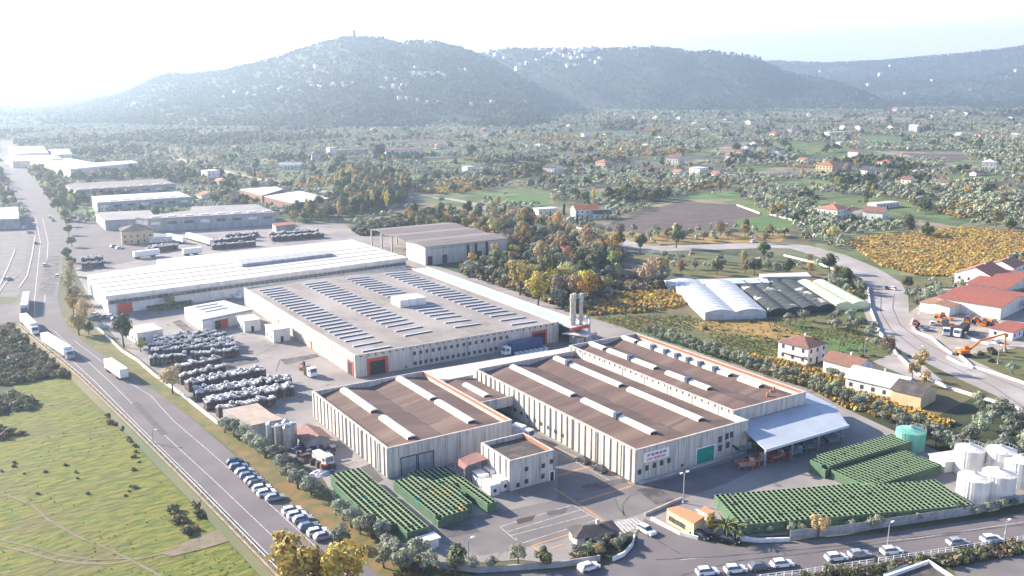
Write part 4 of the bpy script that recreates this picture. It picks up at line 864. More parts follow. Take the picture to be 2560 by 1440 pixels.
# --- industrial area on the left
IND = [('factory', 'grey factory with striped pale pink roof, farthest of the three behind the road trees', [(163, 464), (192, 477), (440, 461), (405, 448), (180, 460)], 8, hall_roof, grey_wall),
 ('factory', 'grey factory with white flat roof, middle one behind the road trees', [(228, 492), (242, 508), (478, 493), (448, 480)], 8, white_roof, grey_wall),
 ('factory', 'dark grey factory with small roof lights, right behind the parked lorries', [(338, 545), (368, 549), (690, 532), (640, 512), (480, 518), (475, 527)], 8, mat('dull_roof', (.2, .2, .21), (.28, .26, .25), sc=.1), grey_wall),
 ('factory', 'low dark factory with blank wall behind the yellow house', [(238, 533), (262, 553), (392, 547), (375, 527)], 6, mat('dull_roof', (0, 0, 0)), grey_wall),
 ('warehouse', 'flat grey depot at the left edge beside the gravel lot', [(-60, 525), (-60, 552), (48, 548), (45, 518)], 6, strip_roof, grey_wall),
 ('warehouse', 'white factory with bright roof, big one at the top left', [(20, 366), (35, 386), (122, 383), (108, 366)], 9, mat('blueish_roof', (.3, .33, .37), (.25, .28, .32), sc=.1), white_wall),
 ('warehouse', 'long bright white factory roof below the top left one', [(12, 392), (30, 404), (160, 400), (140, 388)], 7, white_roof, white_wall),
 ('warehouse', 'bright white roofed row running down to the far road', [(75, 404), (150, 424), (240, 408), (170, 396)], 7, white_roof, cream_wall),
 ('warehouse', 'white roofed block with square windows beside the far trees', [(150, 418), (175, 424), (345, 408), (330, 402), (235, 408)], 9, white_roof, white_wall),
 ('warehouse', 'white roofed shed standing right of the top left factory', [(122, 374), (132, 388), (180, 386), (172, 373)], 8, white_roof, white_wall),
 ('supermarket', 'white-roofed hall with red band, larger of the two by the far road', [(660, 492), (735, 510), (825, 497), (750, 478)], 6, white_roof, faded_red),
 ('supermarket', 'pink and white roofed hall left of the larger red-banded one', [(600, 474), (655, 490), (708, 474), (690, 468)], 6, mat('pale_pink_roof', (.6, .4, .36), (.68, .62, .58), sc=.05), faded_red),
 ('shed', 'low white shed below the red-banded halls', [(795, 514), (800, 520), (855, 512), (850, 508)], 4, white_roof, cream_wall),
 ('shed', 'small red-roofed shed beside the far wall', [(680, 560), (690, 568), (738, 562), (728, 556)], 4, red_roof, grey_wall)]
for nm, lab, top, h, rf, wl in IND:
    t, P = poly_hall(nm, lab, top, h, rf, wl, ov=.5)
    if h >= 8 and top[0][1] > 440:
        A = Vector(P[1]); B = Vector(P[2]); d = (B - A).normalized(); n = Vector((d.y, -d.x)); L = (B - A).length
        k = int(L / 9)
        for i in range(k): fac(t, 'window', A, d, n, L * (i + .2) / k, L * (i + .75) / k, 4.5, 6.2, glass if i % 3 else white_wall, .12)
        for i in range(8):
            q = A + d * (L * (i + .5) / 8) - n * 6; bw(MB().box(q.x - 2.5, q.y - 1, h + .5, q.x + 2.5, q.y + 1, h + 1.1), 'roof_light', skylight_m, t)
boxhouse('yellow_house', 'yellow two-storey house with dark pyramid roof and terrace in front of the grey factory', 306, 612, 17, 15, 7.5, R(-8), cream_wall, dark_roof, 'hip', win=1, over=.8)
FH = [(1460, 345), (1350, 372), (1515, 345), (1640, 300), (1800, 318), (1905, 322), (1815, 300), (1650, 352), (1980, 330), (1935, 345), (2185, 300), (2060, 262), (2330, 296), (2530, 300), (2545, 345), (2400, 345), (2010, 412), (1620, 372), (1215, 330), (1030, 345), (930, 330), (590, 375), (690, 350), (780, 400), (1090, 372), (2370, 470), (2450, 345), (1300, 300), (1390, 285), (2200, 262)]
for i, (px, py) in enumerate(FH):
    q_ = random.Random(i + 50); boxhouse('house', 'small far farmhouse half hidden in the groves of the plain', px, py, q_.uniform(12, 18), q_.uniform(9, 12), q_.uniform(4.5, 7), R(q_.uniform(-10, 25)), white_wall if q_.random() < .8 else cream_wall, q_.choice([tile_roof, tile_roof, white_roof, brown_tile]), q_.choice(['gx', 'hip', 'gy']), cat='house', group='small farmhouses in the groves of the plain')
# far village houses on the hillsides: nothing tells them apart
VILL = [(590, 236), (620, 238), (640, 228), (655, 222), (668, 219), (700, 232), (708, 226), (722, 232), (750, 232), (782, 222), (800, 222), (806, 226), (835, 218), (858, 217), (884, 214), (832, 222), (862, 222), (968, 204), (990, 204), (985, 222), (955, 228), (1000, 224), (1010, 222), (1036, 193), (1052, 191), (1064, 190), (1080, 190), (1098, 190), (1060, 197), (1110, 195), (1040, 176), (1150, 180), (1165, 178),
        (760, 174), (790, 173), (640, 246), (560, 250), (1225, 135), (1240, 142), (1262, 150), (1300, 165), (1318, 163), (1345, 155), (1360, 148), (1372, 141), (1382, 137), (1390, 134), (1400, 140), (1412, 146), (1425, 140), (1440, 136), (1450, 132), (1460, 130), (1470, 131), (1480, 129), (1492, 127), (1430, 150), (1445, 148), (1460, 145), (1475, 158), (1490, 160), (1500, 152), (1295, 178), (1420, 170), (1440, 168), (1410, 128), (1425, 127), (1580, 123), (1395, 129),
        (1000, 252), (1020, 254), (1045, 255), (1070, 260), (1095, 262), (1230, 262), (1180, 265), (1310, 260)]
VILLC = [(2170, 215), (2188, 218), (2200, 190), (2238, 201), (2225, 167), (2390, 160), (2412, 134), (2430, 132), (2450, 131), (2340, 155), (2262, 237), (2300, 233), (2425, 227), (2470, 229), (2515, 197), (2495, 245), (2050, 180), (2000, 165), (2125, 152), (2100, 153), (2330, 205), (2380, 250), (2540, 180), (2550, 118), (2140, 238), (1960, 250), (2180, 252)]
for i, (px, py) in enumerate(VILL + VILLC[::2]):
    q = on_hill(px, py)
    if not q: continue
    x, y, z = q; rr_ = random.Random(i); f = math.hypot(x, y); c_ = i >= len(VILL); w = f * (.0034 if c_ else .0048) * rr_.uniform(.7, 1.25)
    t = thing('village_house', 'tiny pale house scattered on the right-hand hillside' if c_ else 'tiny pale house of the villages strung across the far hills', 'house', x, y, z - 1, rr_.uniform(-.3, .6), 'houses on the right-hand hillside' if c_ else 'village houses on the far hills')
    MB().box(-w / 2, -w * .4, 0, w / 2, w * .4, w * .55 + 3).build('wall', white_wall, t)
    MB().hip(-w * .55, -w * .45, w * .55, w * .45, w * .55 + 3.05, w * .8 + 3).build('roof', tile_roof if rr_.random() < .5 else white_roof, t)
q = on_hill(884, 96)
if q: 
    t = thing('hilltop_tower', 'thin dark tower on the summit of the left hill', 'tower', q[0], q[1], q[2]); MB().box(-5, -5, -5, 5, 5, 22).build('tower_shaft', grey_wall, t); MB().box(-3, -3, 22.01, 3, 3, 27).build('tower_top', grey_wall, t)
# ------------------------------------------------------------------ vehicles
def make_car(paint, label, hatch=0):
    t = thing('parked_car', label, 'car', 0, 0)
    b = MB(); prof = [(-2.1, .28), (-2.12, .7), (-1.95, .93), (1.0, .95), (1.85, .82), (2.12, .62), (2.12, .28)]; n = len(prof)
    b.add([(x, -.88, z) for x, z in prof] + [(x, .88, z) for x, z in prof], [tuple(range(n)), tuple(range(2 * n - 1, n - 1, -1))] + [(i, n + i, n + (i + 1) % n, (i + 1) % n) for i in range(n)])
    b.build('body', paint, t)
    def fr(x0, x1, w0, z0, x2, x3, w1, z1): return MB().add([(x0, -w0, z0), (x1, -w0, z0), (x1, w0, z0), (x0, w0, z0), (x2, -w1, z1), (x3, -w1, z1), (x3, w1, z1), (x2, w1, z1)], [(0, 3, 2, 1), (4, 5, 6, 7), (0, 1, 5, 4), (1, 2, 6, 5), (2, 3, 7, 6), (3, 0, 4, 7)])
    fr(-1.9 - .1 * hatch, 1.05, .82, .935, -1.4 - .2 * hatch, .3, .64, 1.42).build('windows', glass, t)
    r = fr(-1.42 - .2 * hatch, .32, .66, 1.425, -1.3 - .2 * hatch, .2, .58, 1.50); r.build('roof', paint, t)
    w = MB().tube((0, -.1, 0), (0, .1, 0), .32, 12)
    o = None
    for x in (-1.35, 1.35):
        for y in (-.82, .82):
            if o is None: o = w.build('wheel', black_p, t); q = o; MB().tube((0, -.11, 0), (0, .11, 0), .17, 8).build('hub_cap', steel, q)
            else: q = o.copy(); COL.objects.link(q); q.parent = t; h = [c for c in bpy.data.objects if c.parent == o][0].copy(); COL.objects.link(h); h.parent = q
            q.location = (x, y, .32)
    for y in (-.62, .62):
        MB().box(2.05, y - .18, .58, 2.135, y + .18, .74).build('headlight', white_p, t); MB().box(-2.135, y - .18, .62, -2.05, y + .18, .8).build('tail_light', red_paint, t)
    reg(t); return t
PC = {'white': mat('car_white', (.75, .76, .78), rough=.25, spec=.6), 'silver': mat('car_silver', (.42, .44, .47), rough=.25, metal=.4), 'black': mat('car_black', (.025, .028, .035), rough=.2, spec=.6),
      'blue': mat('car_blue', (.10, .15, .24), rough=.25, spec=.6), 'grey': mat('car_grey', (.16, .17, .19), rough=.25, metal=.3)}
CARP = {}
def car(px, py, col, rot, label, group=None):
    x, y = G(px, py)
    if col not in CARP:
        CARP[col] = make_car(PC[col], label, len(CARP) % 2); CARP[col].location = (x, y, .07); CARP[col].rotation_euler[2] = R(rot)
        if group: CARP[col]['group'] = group
        return
    copy_thing(CARP[col], x, y, .07, R(rot), label, group)
names = ['first', 'second', 'third', 'fourth', 'fifth', 'sixth', 'seventh', 'eighth', 'ninth', 'tenth', 'eleventh', 'twelfth', 'thirteenth', 'fourteenth', 'fifteenth', 'sixteenth']
ROW = [(588, 1160, 'black'), (596, 1172, 'blue'), (611, 1184, 'silver'), (622, 1195, 'blue'), (634, 1206, 'silver'), (643, 1215, 'black'), (655, 1226, 'white'), (667, 1238, 'white'), (688, 1250, 'silver'),
       (730, 1282, 'white'), (743, 1294, 'white'), (757, 1304, 'silver'), (772, 1322, 'blue'), (794, 1336, 'white'), (810, 1347, 'silver')]
for i, (px, py, c) in enumerate(ROW):
    car(px, py, c, -4 + (i * 37 % 5) - 2, '%s %s car of the row parked beside the olive hedge, counted from the far end' % (c, names[i]), 'cars parked beside the olive hedge')
for px, py, c, r_, lab in [(1768, 1436, 'white', 338, 'white hatchback on the bottom road, leftmost of the kerb row'), (1838, 1430, 'white', 338, 'white car with dark roof glass, second from left along the white fence'),
        (1899, 1424, 'grey', 338, 'dark car with white bonnet between two white ones on the bottom road'), (1955, 1416, 'white', 338, 'white car at the left end of the white fence'),
        (2090, 1400, 'white', 338, 'white car behind the white fence, left of a close pair'), (2147, 1392, 'silver', 338, 'silver car behind the white fence, right of a close pair'),
        (2228, 1384, 'white', 338, 'white car at the foot of the street lamp'), (2393, 1362, 'silver', 338, 'silver car alone by the hedge on the bottom road'), (2478, 1354, 'white', 338, 'white long car near the right end of the bottom road'),
        (1616, 1332, 'white', -87, 'white car leaving through the factory gate'), (1751, 1344, 'black', -74, 'black car against the wall of the orange-roofed lodge'), (1824, 1355, 'black', -62, 'black car under the palm by the white wall'),
        (1472, 1424, 'white', -4, 'white car driving past the entrance island'), (2228, 724, 'white', 100, 'white van-like car on the upper bend of the curved road'), (2212, 722, 'blue', 60, 'dark blue car on the upper bend of the curved road'),
        (2322, 734, 'black', 20, 'black car parked on the lane above the depot'), (1884, 606, 'white', 0, 'white car beside the road under the rusty trees'), (60, 572, 'white', 70, 'white car at the corner of the gravel lot'), (75, 583, 'silver', 60, 'silver car at the corner of the gravel lot'),
        (144, 693, 'white', 80, 'white car parked by the trees at the corner of the white hall'), (85, 562, 'white', 80, 'white car in the far traffic queue'), (70, 528, 'silver', 82, 'silver car in the far traffic queue'), (62, 540, 'white', 80, 'second white car of the queue at the left kerb'), (125, 545, 'white', 82, 'white car on the right kerb of the far road'), (133, 553, 'grey', 82, 'grey car on the right kerb of the far road'),
        (2490, 858, 'white', 10, 'white pickup beside the excavator bucket'), (2395, 880, 'white', 30, 'white car beside the excavator tracks'), (2330, 812, 'white', 40, 'white van in the depot by the rubble'), (2315, 826, 'blue', 30, 'blue car in the depot by the rubble'),
        (1458, 1156, 'black', 92, 'black car along the ribbed wall of the signed hall, farther one'), (1500, 1178, 'black', 92, 'black car along the ribbed wall of the signed hall, nearer one'), (262, 796, 'blue', 30, 'blue car behind the roadside trees, left one'), (278, 794, 'white', 30, 'white car behind the roadside trees beside the blue one'), (292, 800, 'blue', 10, 'small blue car nearest the gate house'),
        (240, 790, 'white', 40, 'white car closest to the golden roadside trees'), (585, 742, 'white', 20, 'white van between the film piles and the shed'), (565, 752, 'silver', 60, 'silver car at the shed gable'), (600, 592, 'silver', 0, 'silver car in the far storage yard'), (300, 622, 'white', 10, 'white car before the yellow house'), (285, 618, 'silver', 15, 'silver car before the yellow house'),
        (640, 590, 'blue', 10, 'dark blue car at the far end of the storage yard'), (20, 700, 'silver', 60, 'silver car alone on the gravel lot'), (112, 665, 'white', 82, 'white car driving on the far main road'), (90, 610, 'grey', 82, 'grey car driving on the far main road'), (52, 508, 'white', 75, 'white car at the head of the far queue'), (40, 480, 'silver', 75, 'silver car far down the main road')]:
    car(px, py, c, r_, lab)
wheelm = MB().tube((0, -.16, 0), (0, .16, 0), .5, 12)
def lorry(label, rear, front, box, cabm, h=3.9, trailer=True, cab=True, name='lorry', w=2.5):
    A = Vector(G(*rear)); B = Vector(G(*front)); L = (B - A).length; a = math.atan2(B.y - A.y, B.x - A.x); t = thing(name, label, 'lorry', A.x, A.y, .07, a)
    x1 = L - (2.9 if cab else 0)
    if trailer: MB().box(0, -w / 2, 1.1, x1, w / 2, h).build('cargo_box', box, t)
    MB().box(.2, -.5, .7, L - .5, .5, 1.09).build('chassis', dark, t)
    if cab:
        b = MB(); b.add([(L - 2.4, -1.2, .5), (L, -1.2, .5), (L, 1.2, .5), (L - 2.4, 1.2, .5), (L - 2.4, -1.2, 3.0), (L - .35, -1.15, 3.0), (L - .35, 1.15, 3.0), (L - 2.4, 1.2, 3.0), (L, -1.2, 1.6), (L, 1.2, 1.6)],
                        [(0, 3, 2, 1), (4, 5, 6, 7), (0, 1, 8, 5, 4), (3, 7, 6, 9, 2), (1, 2, 9, 8), (8, 9, 6, 5), (0, 4, 7, 3)]); cb = b.build('cab', cabm, t)
        MB().add([(L - .0 + .03, -1.0, 1.7), (L + .03, 1.0, 1.7), (L - .28, 1.0, 2.8), (L - .28, -1.0, 2.8)], [(0, 1, 2, 3)]).build('windscreen', glass, cb)
        for y in (-1.23, 1.21): MB().box(L - 1.6, y, 1.7, L - .5, y + .02, 2.6).build('side_window', glass, cb)
    for x in [1.2, 2.5] + ([L - 1.4] if cab else [L - 3]) + ([L - 4.2] if L > 9 else []):
        for y in (-1.0, 1.0): o = wheelm.build('wheel', black_p, t); o.location = (x, y, .5)
    return t
lorry('white articulated lorry leading, nearest the parked beige trailer', (113, 858), (178, 900), white_p, PC['silver'])
lorry('white lorry with split trailer at the start of the guard rail', (60, 808), (90, 838), white_p, white_p)
lorry('white box lorry waiting at the junction behind the other two', (68, 752), (62, 790), white_p, blue_p)
lorry('beige box trailer parked alone on the lay-by', (272, 925), (312, 953), white_wall, dark, cab=False, name='trailer')
lorry('blue trailer lorry with white cab at the front of the big warehouse', (1352, 870), (1258, 890), blue_p, white_p)
lorry('white lorry seen behind the small square block in the alley', (1283, 1090), (1330, 1105), white_p, white_p, h=3.4)
lorry('small white and teal lorry beside the scrap heap', (790, 1150), (826, 1172), white_p, white_p, h=2.6, w=2.0)
lorry('white flatbed lorry in the depot, left of the pair', (2362, 815), (2365, 842), dark, white_p, h=2.2)
lorry('white tipper lorry in the depot, right of the pair', (2415, 826), (2390, 845), dark, white_p, h=3.0)
lorry('white box trailer, leftmost of the far trailer park', (335, 648), (398, 640), white_p, white_p, cab=False, name='trailer')
lorry('white box trailer in the middle of the far trailer park', (458, 640), (505, 635), white_p, white_p, cab=False, name='trailer')
lorry('long white trailer standing slanted in the far trailer park', (470, 598), (530, 616), white_p, white_p, cab=False, name='trailer')
lorry('white trailer with tarpaulin beside the grey stack block', (375, 612), (430, 607), silver, white_p, cab=False, name='trailer')
lorry('white trailer just behind the tarpaulin one', (420, 600), (462, 610), white_p, white_p, cab=False, name='trailer')
lorry('white small lorry by the yellow stand near the warehouse', (765, 934), (785, 945), dark, white_p, h=2.4)
# excavator and orange machines
def excavator(px, py):
    x, y = G(px, py); t = thing('excavator', 'orange excavator with its long arm raised and bent over the depot edge', 'excavator', x, y, .05, R(-30))
    for s in (-1.2, 1.2): MB().add([(u, s - .3, v) for u, v in [(-2, .3), (-1.7, 0), (1.7, 0), (2, .3), (2, .7), (1.7, .95), (-1.7, .95), (-2, .7)]] + [(u, s + .3, v) for u, v in [(-2, .3), (-1.7, 0), (1.7, 0), (2, .3), (2, .7), (1.7, .95), (-1.7, .95), (-2, .7)]],
                [tuple(range(8)), tuple(range(15, 7, -1))] + [(i, 8 + i, 8 + (i + 1) % 8, (i + 1) % 8) for i in range(8)]).build('track', black_p, t)
    MB().box(-2, -1.3, 1.05, 1.2, 1.3, 2.1).build('upper_body', orange_p, t); c = MB().box(.1, .2, 2.11, 1.5, 1.25, 3.3).build('cab', orange_p, t); MB().box(1.5, .3, 2.4, 1.53, 1.15, 3.2).build('cab_window', glass, c)
    bo = MB().tube((1.2, 0, 1.8), (5, 0, 5.2), .42, 6, .36).tube((5, 0, 5.2), (13.5, 0, 7.6), .36, 6, .28).build('boom', orange_p, t); st = MB().tube((13.5, 0, 7.7), (13.9, 0, 2.6), .32, 6, .26).build('stick', orange_p, t)
    MB().add([(13.4, -.5, 2.6), (14.3, -.5, 2.7), (14.5, -.5, 1.6), (13.6, -.5, 1.3), (13.4, .5, 2.6), (14.3, .5, 2.7), (14.5, .5, 1.6), (13.6, .5, 1.3)], [(0, 1, 2, 3), (7, 6, 5, 4), (0, 3, 7, 4), (1, 5, 6, 2), (3, 2, 6, 7)]).build('bucket', steel, st)
excavator(2410, 890)
def tractor(px, py, rot, label, m=orange_p):
    x, y = G(px, py); t = thing('tractor', label, 'tractor', x, y, .05, R(rot))
    b = MB(); b.box(0, -.5, .8, 2.3, .5, 1.7); b.box(-1.4, -.75, .9, 0, .75, 1.5); b.build('body', m, t)
    c = MB().add([(-1.2, -.65, 1.51), (.1, -.65, 1.51), (.1, .65, 1.51), (-1.2, .65, 1.51), (-1.05, -.55, 2.6), (-.1, -.55, 2.6), (-.1, .55, 2.6), (-1.05, .55, 2.6)], [(4, 5, 6, 7), (0, 1, 5, 4), (1, 2, 6, 5), (2, 3, 7, 6), (3, 0, 4, 7)]).build('cab', glass, t)
    MB().box(-1.2, -.65, 2.61, .0, .65, 2.72).build('cab_roof', m, c)
    for xx, r_, ys in ((-.8, .85, .95), (1.7, .5, .75)):
        for s in (-1, 1): MB().tube((xx, s * ys - .2, r_), (xx, s * ys + .2, r_), r_, 12).build('wheel', black_p, t)
    b = MB(); b.tube((-1.4, 0, 1), (-3.4, .3, 1.6), .18, 5); b.box(-4.2, -1, .5, -3.2, 1, 1.0); b.build('implement', m, t)
for i, (px, py, r_, lab) in enumerate([(2418, 806, 30, 'orange machine at the left end of the row before the dark shed'), (2440, 808, 50, 'orange tractor, second of the row before the dark shed'), (2462, 812, 20, 'orange tractor, third of the row before the dark shed'), (2482, 814, 60, 'orange and black machine closest to the white hall wall'),
        (2352, 797, 100, 'orange loader beside the shed corner'), (2358, 810, 80, 'orange loader in the middle of the depot floor'), (2290, 815, 20, 'rusty machine by the depot wall')]): tractor(px, py, r_, lab)
for i, (px, py, r_, lab, m) in enumerate([(1868, 1172, -20, 'red-orange sorting machine standing out in front of the canopy', orange_p), (1898, 1160, -10, 'second sorting machine beside the canopy corner', red_paint), (1945, 1150, -5, 'red framed machine under the canopy edge', red_paint),
        (1988, 1140, -8, 'grey gridded machine frame under the canopy', steel), (2032, 1126, -8, 'long grey gridded frame nearest the last canopy column', steel), (2085, 1110, -8, 'small grey machine right of the canopy column', steel), (1862, 1130, -8, 'grey machine beside the teal curtain', steel)]):
    x, y = G(px, py); t = thing('sorting_machine', lab, 'machine', x, y, .07, R(r_)); b = MB(); c = MB()
    for u in (-2.6, -.9, .9, 2.6):
        for v in (-.9, .9): b.box(u - .07, v - .07, 0, u + .07, v + .07, 1.9)
    for v in (-.9, .9): b.box(-2.7, v - .07, 1.9, 2.7, v + .07, 2.05); b.box(-2.7, v - .05, .9, 2.7, v + .05, 1.0)
    for u in (-2.6, -1.3, 0, 1.3, 2.6): b.box(u - .05, -.9, 1.95, u + .05, .9, 2.03)
    b.build('frame', m, t); c.box(-2.2, -.7, 1.05, 1.6, .7, 1.4); c.box(.4, -.6, 1.41, 1.5, .6, 2.6); c.build('hopper', steel if m != steel else blue_roof, t); MB().tube((-2.6, -.7, 1.2), (-4.4, -.7, 2.7), .3, 6).build('conveyor', dark if i % 2 else blue_p, t)
# ------------------------------------------------------------------ plastic bins
def bin_mesh():
    b = MB(); o, i, h, e = .58, .53, .74, .40  # wide side lips carry the painted sunlit stripes along the rows
    vs = [(-o, -o, 0), (o, -o, 0), (o, o, 0), (-o, o, 0), (-o, -o, h), (o, -o, h), (o, o, h), (-o, o, h), (-e, -i, h), (e, -i, h), (e, i, h), (-e, i, h), (-i, -i, .12), (i, -i, .12), (i, i, .12), (-i, i, .12)]
    b.add(vs, [(0, 1, 5, 4), (1, 2, 6, 5), (2, 3, 7, 6), (3, 0, 4, 7), (4, 5, 9, 8), (5, 6, 10, 9), (6, 7, 11, 10), (7, 4, 8, 11), (9, 8, 12, 13), (10, 9, 13, 14), (11, 10, 14, 15), (8, 11, 15, 12), (12, 15, 14, 13), (0, 3, 2, 1)])
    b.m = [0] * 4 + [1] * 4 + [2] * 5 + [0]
    return b
binme = None; BINS = []
BLK = [('the narrow hedge-side block', (69.2, 153.2), 0, 7, 29, 4, lambda i, j, n, m: not (j < 4 and i < 3) and not (j > 24 and i < 1)),
       ('the block against the hall', (81.6, 156.8), 0, 12, 20, 3, lambda i, j, n, m: not (i in (8, 9) and j < 11 and not (i == 8 and j > 5)) and not (i > 5 and j < 2 and i < 8) and not (i < 4 and j > 17) and not (i > 8 and j > 18)),
       ('the long roadside block', (132.2, 121.0), -22.4, 44, 12, 3, lambda i, j, n, m: not (j > 10 and i > 30)),
       ('the shaded middle block', (169.6, 118.6), -3, 21, 9, 3, lambda i, j, n, m: True),
       ('the farthest block', (169.0, 130.0), -2, 26, 5, 4, lambda i, j, n, m: not (i < 3 and j > 3))]
P_ = 1.19
for lab, (bx, by), rot, n, m, lv, ok in BLK:
    a = R(rot); c, s = math.cos(a), math.sin(a); occ = {(i, j) for i in range(n) for j in range(m) if ok(i, j, n, m)}
    EXC.append([(bx + c * u - s * v, by + s * u + c * v) for u, v in ((-1, -1), (n * P_ + 1, -1), (n * P_ + 1, m * P_ + 1), (-1, m * P_ + 1))])
    for (i, j) in occ:
        top = lv - (1 if (i * 7 + j * 13) % 41 == 0 else 0)
        for k in range(top):
            edge = any((i + di, j + dj) not in occ for di, dj in ((1, 0), (-1, 0), (0, 1), (0, -1)))
            if k < top - 1 and not edge: continue
            u = (i + .5) * P_; v = (j + .5) * P_
            BINS.append((bx + c * u - s * v, by + s * u + c * v, .075 + k * .76, a, k == top - 1, lab + ', ' + (('near', 'middle', 'far')[min(2, j * 3 // m)] ) + (' left side' if i < n / 2 else ' right side')))
BINS.sort(key=lambda q: (not q[4], q[0] ** 2 + q[1] ** 2))
near = BINS[:300]; rest = BINS[300:]
binob = None
for x, y, z, a, tp, lab in near:
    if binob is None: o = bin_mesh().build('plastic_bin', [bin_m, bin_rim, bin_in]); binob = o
    else: o = binob.copy(); COL.objects.link(o)
    o.location = (x, y, z); o.rotation_euler[2] = a; tag(o, 'empty green bin on top of ' + lab, 'bin', 'bins on top of ' + lab)
# odd coloured bins
odd = [(mat('yellow_plastic', (.6, .32, .03)), [(1153, 1262), (1113, 1217), (1075, 1180)], 'yellow'), (mat('teal_plastic', (.0, .20, .22)), [(1042, 1243), (909, 1245), (1127, 1265), (935, 1262)], 'teal')]
for m_, ps, cn in odd:
    for q, (px, py) in enumerate(ps):
        x, y = G(px, py, 2.7); o = min([o_ for o_ in bpy.data.objects if o_.name.startswith('plastic_bin')], key=lambda o_: (o_.location.x - x) ** 2 + (o_.location.y - y) ** 2)
        o.data = o.data.copy(); o.data.materials[0] = m_; o.data.materials[1] = m_
        if 'group' in o: del o['group']
        tag(o, '%s plastic bin %s' % (cn, {'yellow': ['at the front end of the block against the hall', 'halfway along the block against the hall', 'in the shade at the back of the block against the hall'][q % 3], 'teal': ['on the left edge of the block against the hall', 'in the middle of the narrow block', 'near the front of the block against the hall', 'farther along the narrow block'][q % 4]}[cn]), 'bin')
# geometry-node scatter: one object, many instances of visible prototypes
def gn(name, pts, protos, kind='stuff'):
    """pts rows: x, y, z, scale, rot, pick"""
    pts = np.asarray(pts, float); me = bpy.data.meshes.new(name); n = len(pts)
    me.vertices.add(n); me.vertices.foreach_set('co', pts[:, :3].ravel())
    for nm, col, ty in (('s', 3, 'FLOAT'), ('r', 4, 'FLOAT')):
        at = me.attributes.new(nm, ty, 'POINT'); at.data.foreach_set('value', pts[:, col].astype(np.float32))
    at = me.attributes.new('k', 'INT', 'POINT'); at.data.foreach_set('value', pts[:, 5].astype(np.int32))
    o = bpy.data.objects.new(name, me); COL.objects.link(o); o['kind'] = kind
    ng = bpy.data.node_groups.new(name, 'GeometryNodeTree'); ng.interface.new_socket('Geometry', in_out='INPUT', socket_type='NodeSocketGeometry'); ng.interface.new_socket('Geometry', in_out='OUTPUT', socket_type='NodeSocketGeometry')
    N = ng.nodes; L = ng.links; gi = N.new('NodeGroupInput'); go = N.new('NodeGroupOutput'); ip = N.new('GeometryNodeInstanceOnPoints'); L.new(gi.outputs[0], ip.inputs['Points']); L.new(ip.outputs[0], go.inputs[0])
    j = N.new('GeometryNodeGeometryToInstance')
    for p in reversed(protos):
        oi = N.new('GeometryNodeObjectInfo'); oi.inputs['Object'].default_value = p; oi.inputs['As Instance'].default_value = True; oi.transform_space = 'ORIGINAL'; L.new(oi.outputs['Geometry'], j.inputs[0])
    L.new(j.outputs[0], ip.inputs['Instance']); ip.inputs['Pick Instance'].default_value = True
    def na(nm, ty):
        q = N.new('GeometryNodeInputNamedAttribute'); q.data_type = ty; q.inputs[0].default_value = nm; return q.outputs[0]
    L.new(na('k', 'INT'), ip.inputs['Instance Index']); L.new(na('s', 'FLOAT'), ip.inputs['Scale'])
    cx_ = N.new('ShaderNodeCombineXYZ'); L.new(na('r', 'FLOAT'), cx_.inputs[2]); L.new(cx_.outputs[0], ip.inputs['Rotation'])
    md = o.modifiers.new('scatter', 'NODES'); md.node_group = ng; return o
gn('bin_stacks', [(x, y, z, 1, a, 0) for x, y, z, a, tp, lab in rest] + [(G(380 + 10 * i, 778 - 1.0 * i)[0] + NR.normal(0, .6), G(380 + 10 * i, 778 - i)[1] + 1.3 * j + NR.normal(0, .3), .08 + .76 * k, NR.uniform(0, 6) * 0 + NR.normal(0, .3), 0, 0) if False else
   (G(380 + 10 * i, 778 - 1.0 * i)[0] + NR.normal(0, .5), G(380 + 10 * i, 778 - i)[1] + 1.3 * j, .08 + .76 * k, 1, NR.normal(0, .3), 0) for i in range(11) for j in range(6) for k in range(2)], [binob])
# ------------------------------------------------------------------ pallet stacks
def stack_mesh(v):
    r = random.Random(v); b = MB(); z = 0
    nl = r.choice([5, 6, 7])
    for k in range(nl):
        h = r.uniform(.42, .55); e = r.uniform(.0, .06); b.box(-.58 + e, -.58 + e * .5, z + .06, .58 - e, .58 - e, z + h, 2 if r.random() < .22 else 1); b.box(-.6, -.6, z, .6, .6, z + .055, 1); z += h
        z += .005
    b.box(-.63, -.63, z, .63, .63, z + .30, 0); b.box(-.4, -.35, z + .305, .1, .3, z + .3 + r.uniform(.05, .35), 0); b.box(.15, -.5, z + .305, .55, .1, z + .33 + r.uniform(0, .2), 0)
    return b
SM = []
STK = []
def rowstk(p, q, wid, n2, tag_):
    A = Vector(G(*p)); B = Vector(G(*q)); d = (B - A).normalized(); nn = Vector((-d.y, d.x)); L = (B - A).length; a = math.atan2(d.y, d.x)
    for i in range(int(L / 1.28)):
        for j in range(n2):
            c = A + d * (i + .5) * 1.28 + nn * (j * 1.3)
            if NR.rand() < .93: STK.append((c.x, c.y, .075, a + NR.normal(0, .03), tag_ + (', left half' if i < L / 2.56 else ', right half')))
for p, q, n2 in [((375, 915), (600, 892), 2), ((378, 895), (598, 878), 3), ((372, 880), (590, 866), 3), ((385, 866), (570, 853), 2), ((420, 856), (545, 846), 2), ((440, 938), (560, 912), 2)]: rowstk(p, q, 0, n2, 'the upper field below the white shed, row %s' % ('nearest' if p[1] > 930 else 'farthest' if p[1] < 870 else 'behind the nearest' if p[1] > 900 else 'in the middle'))
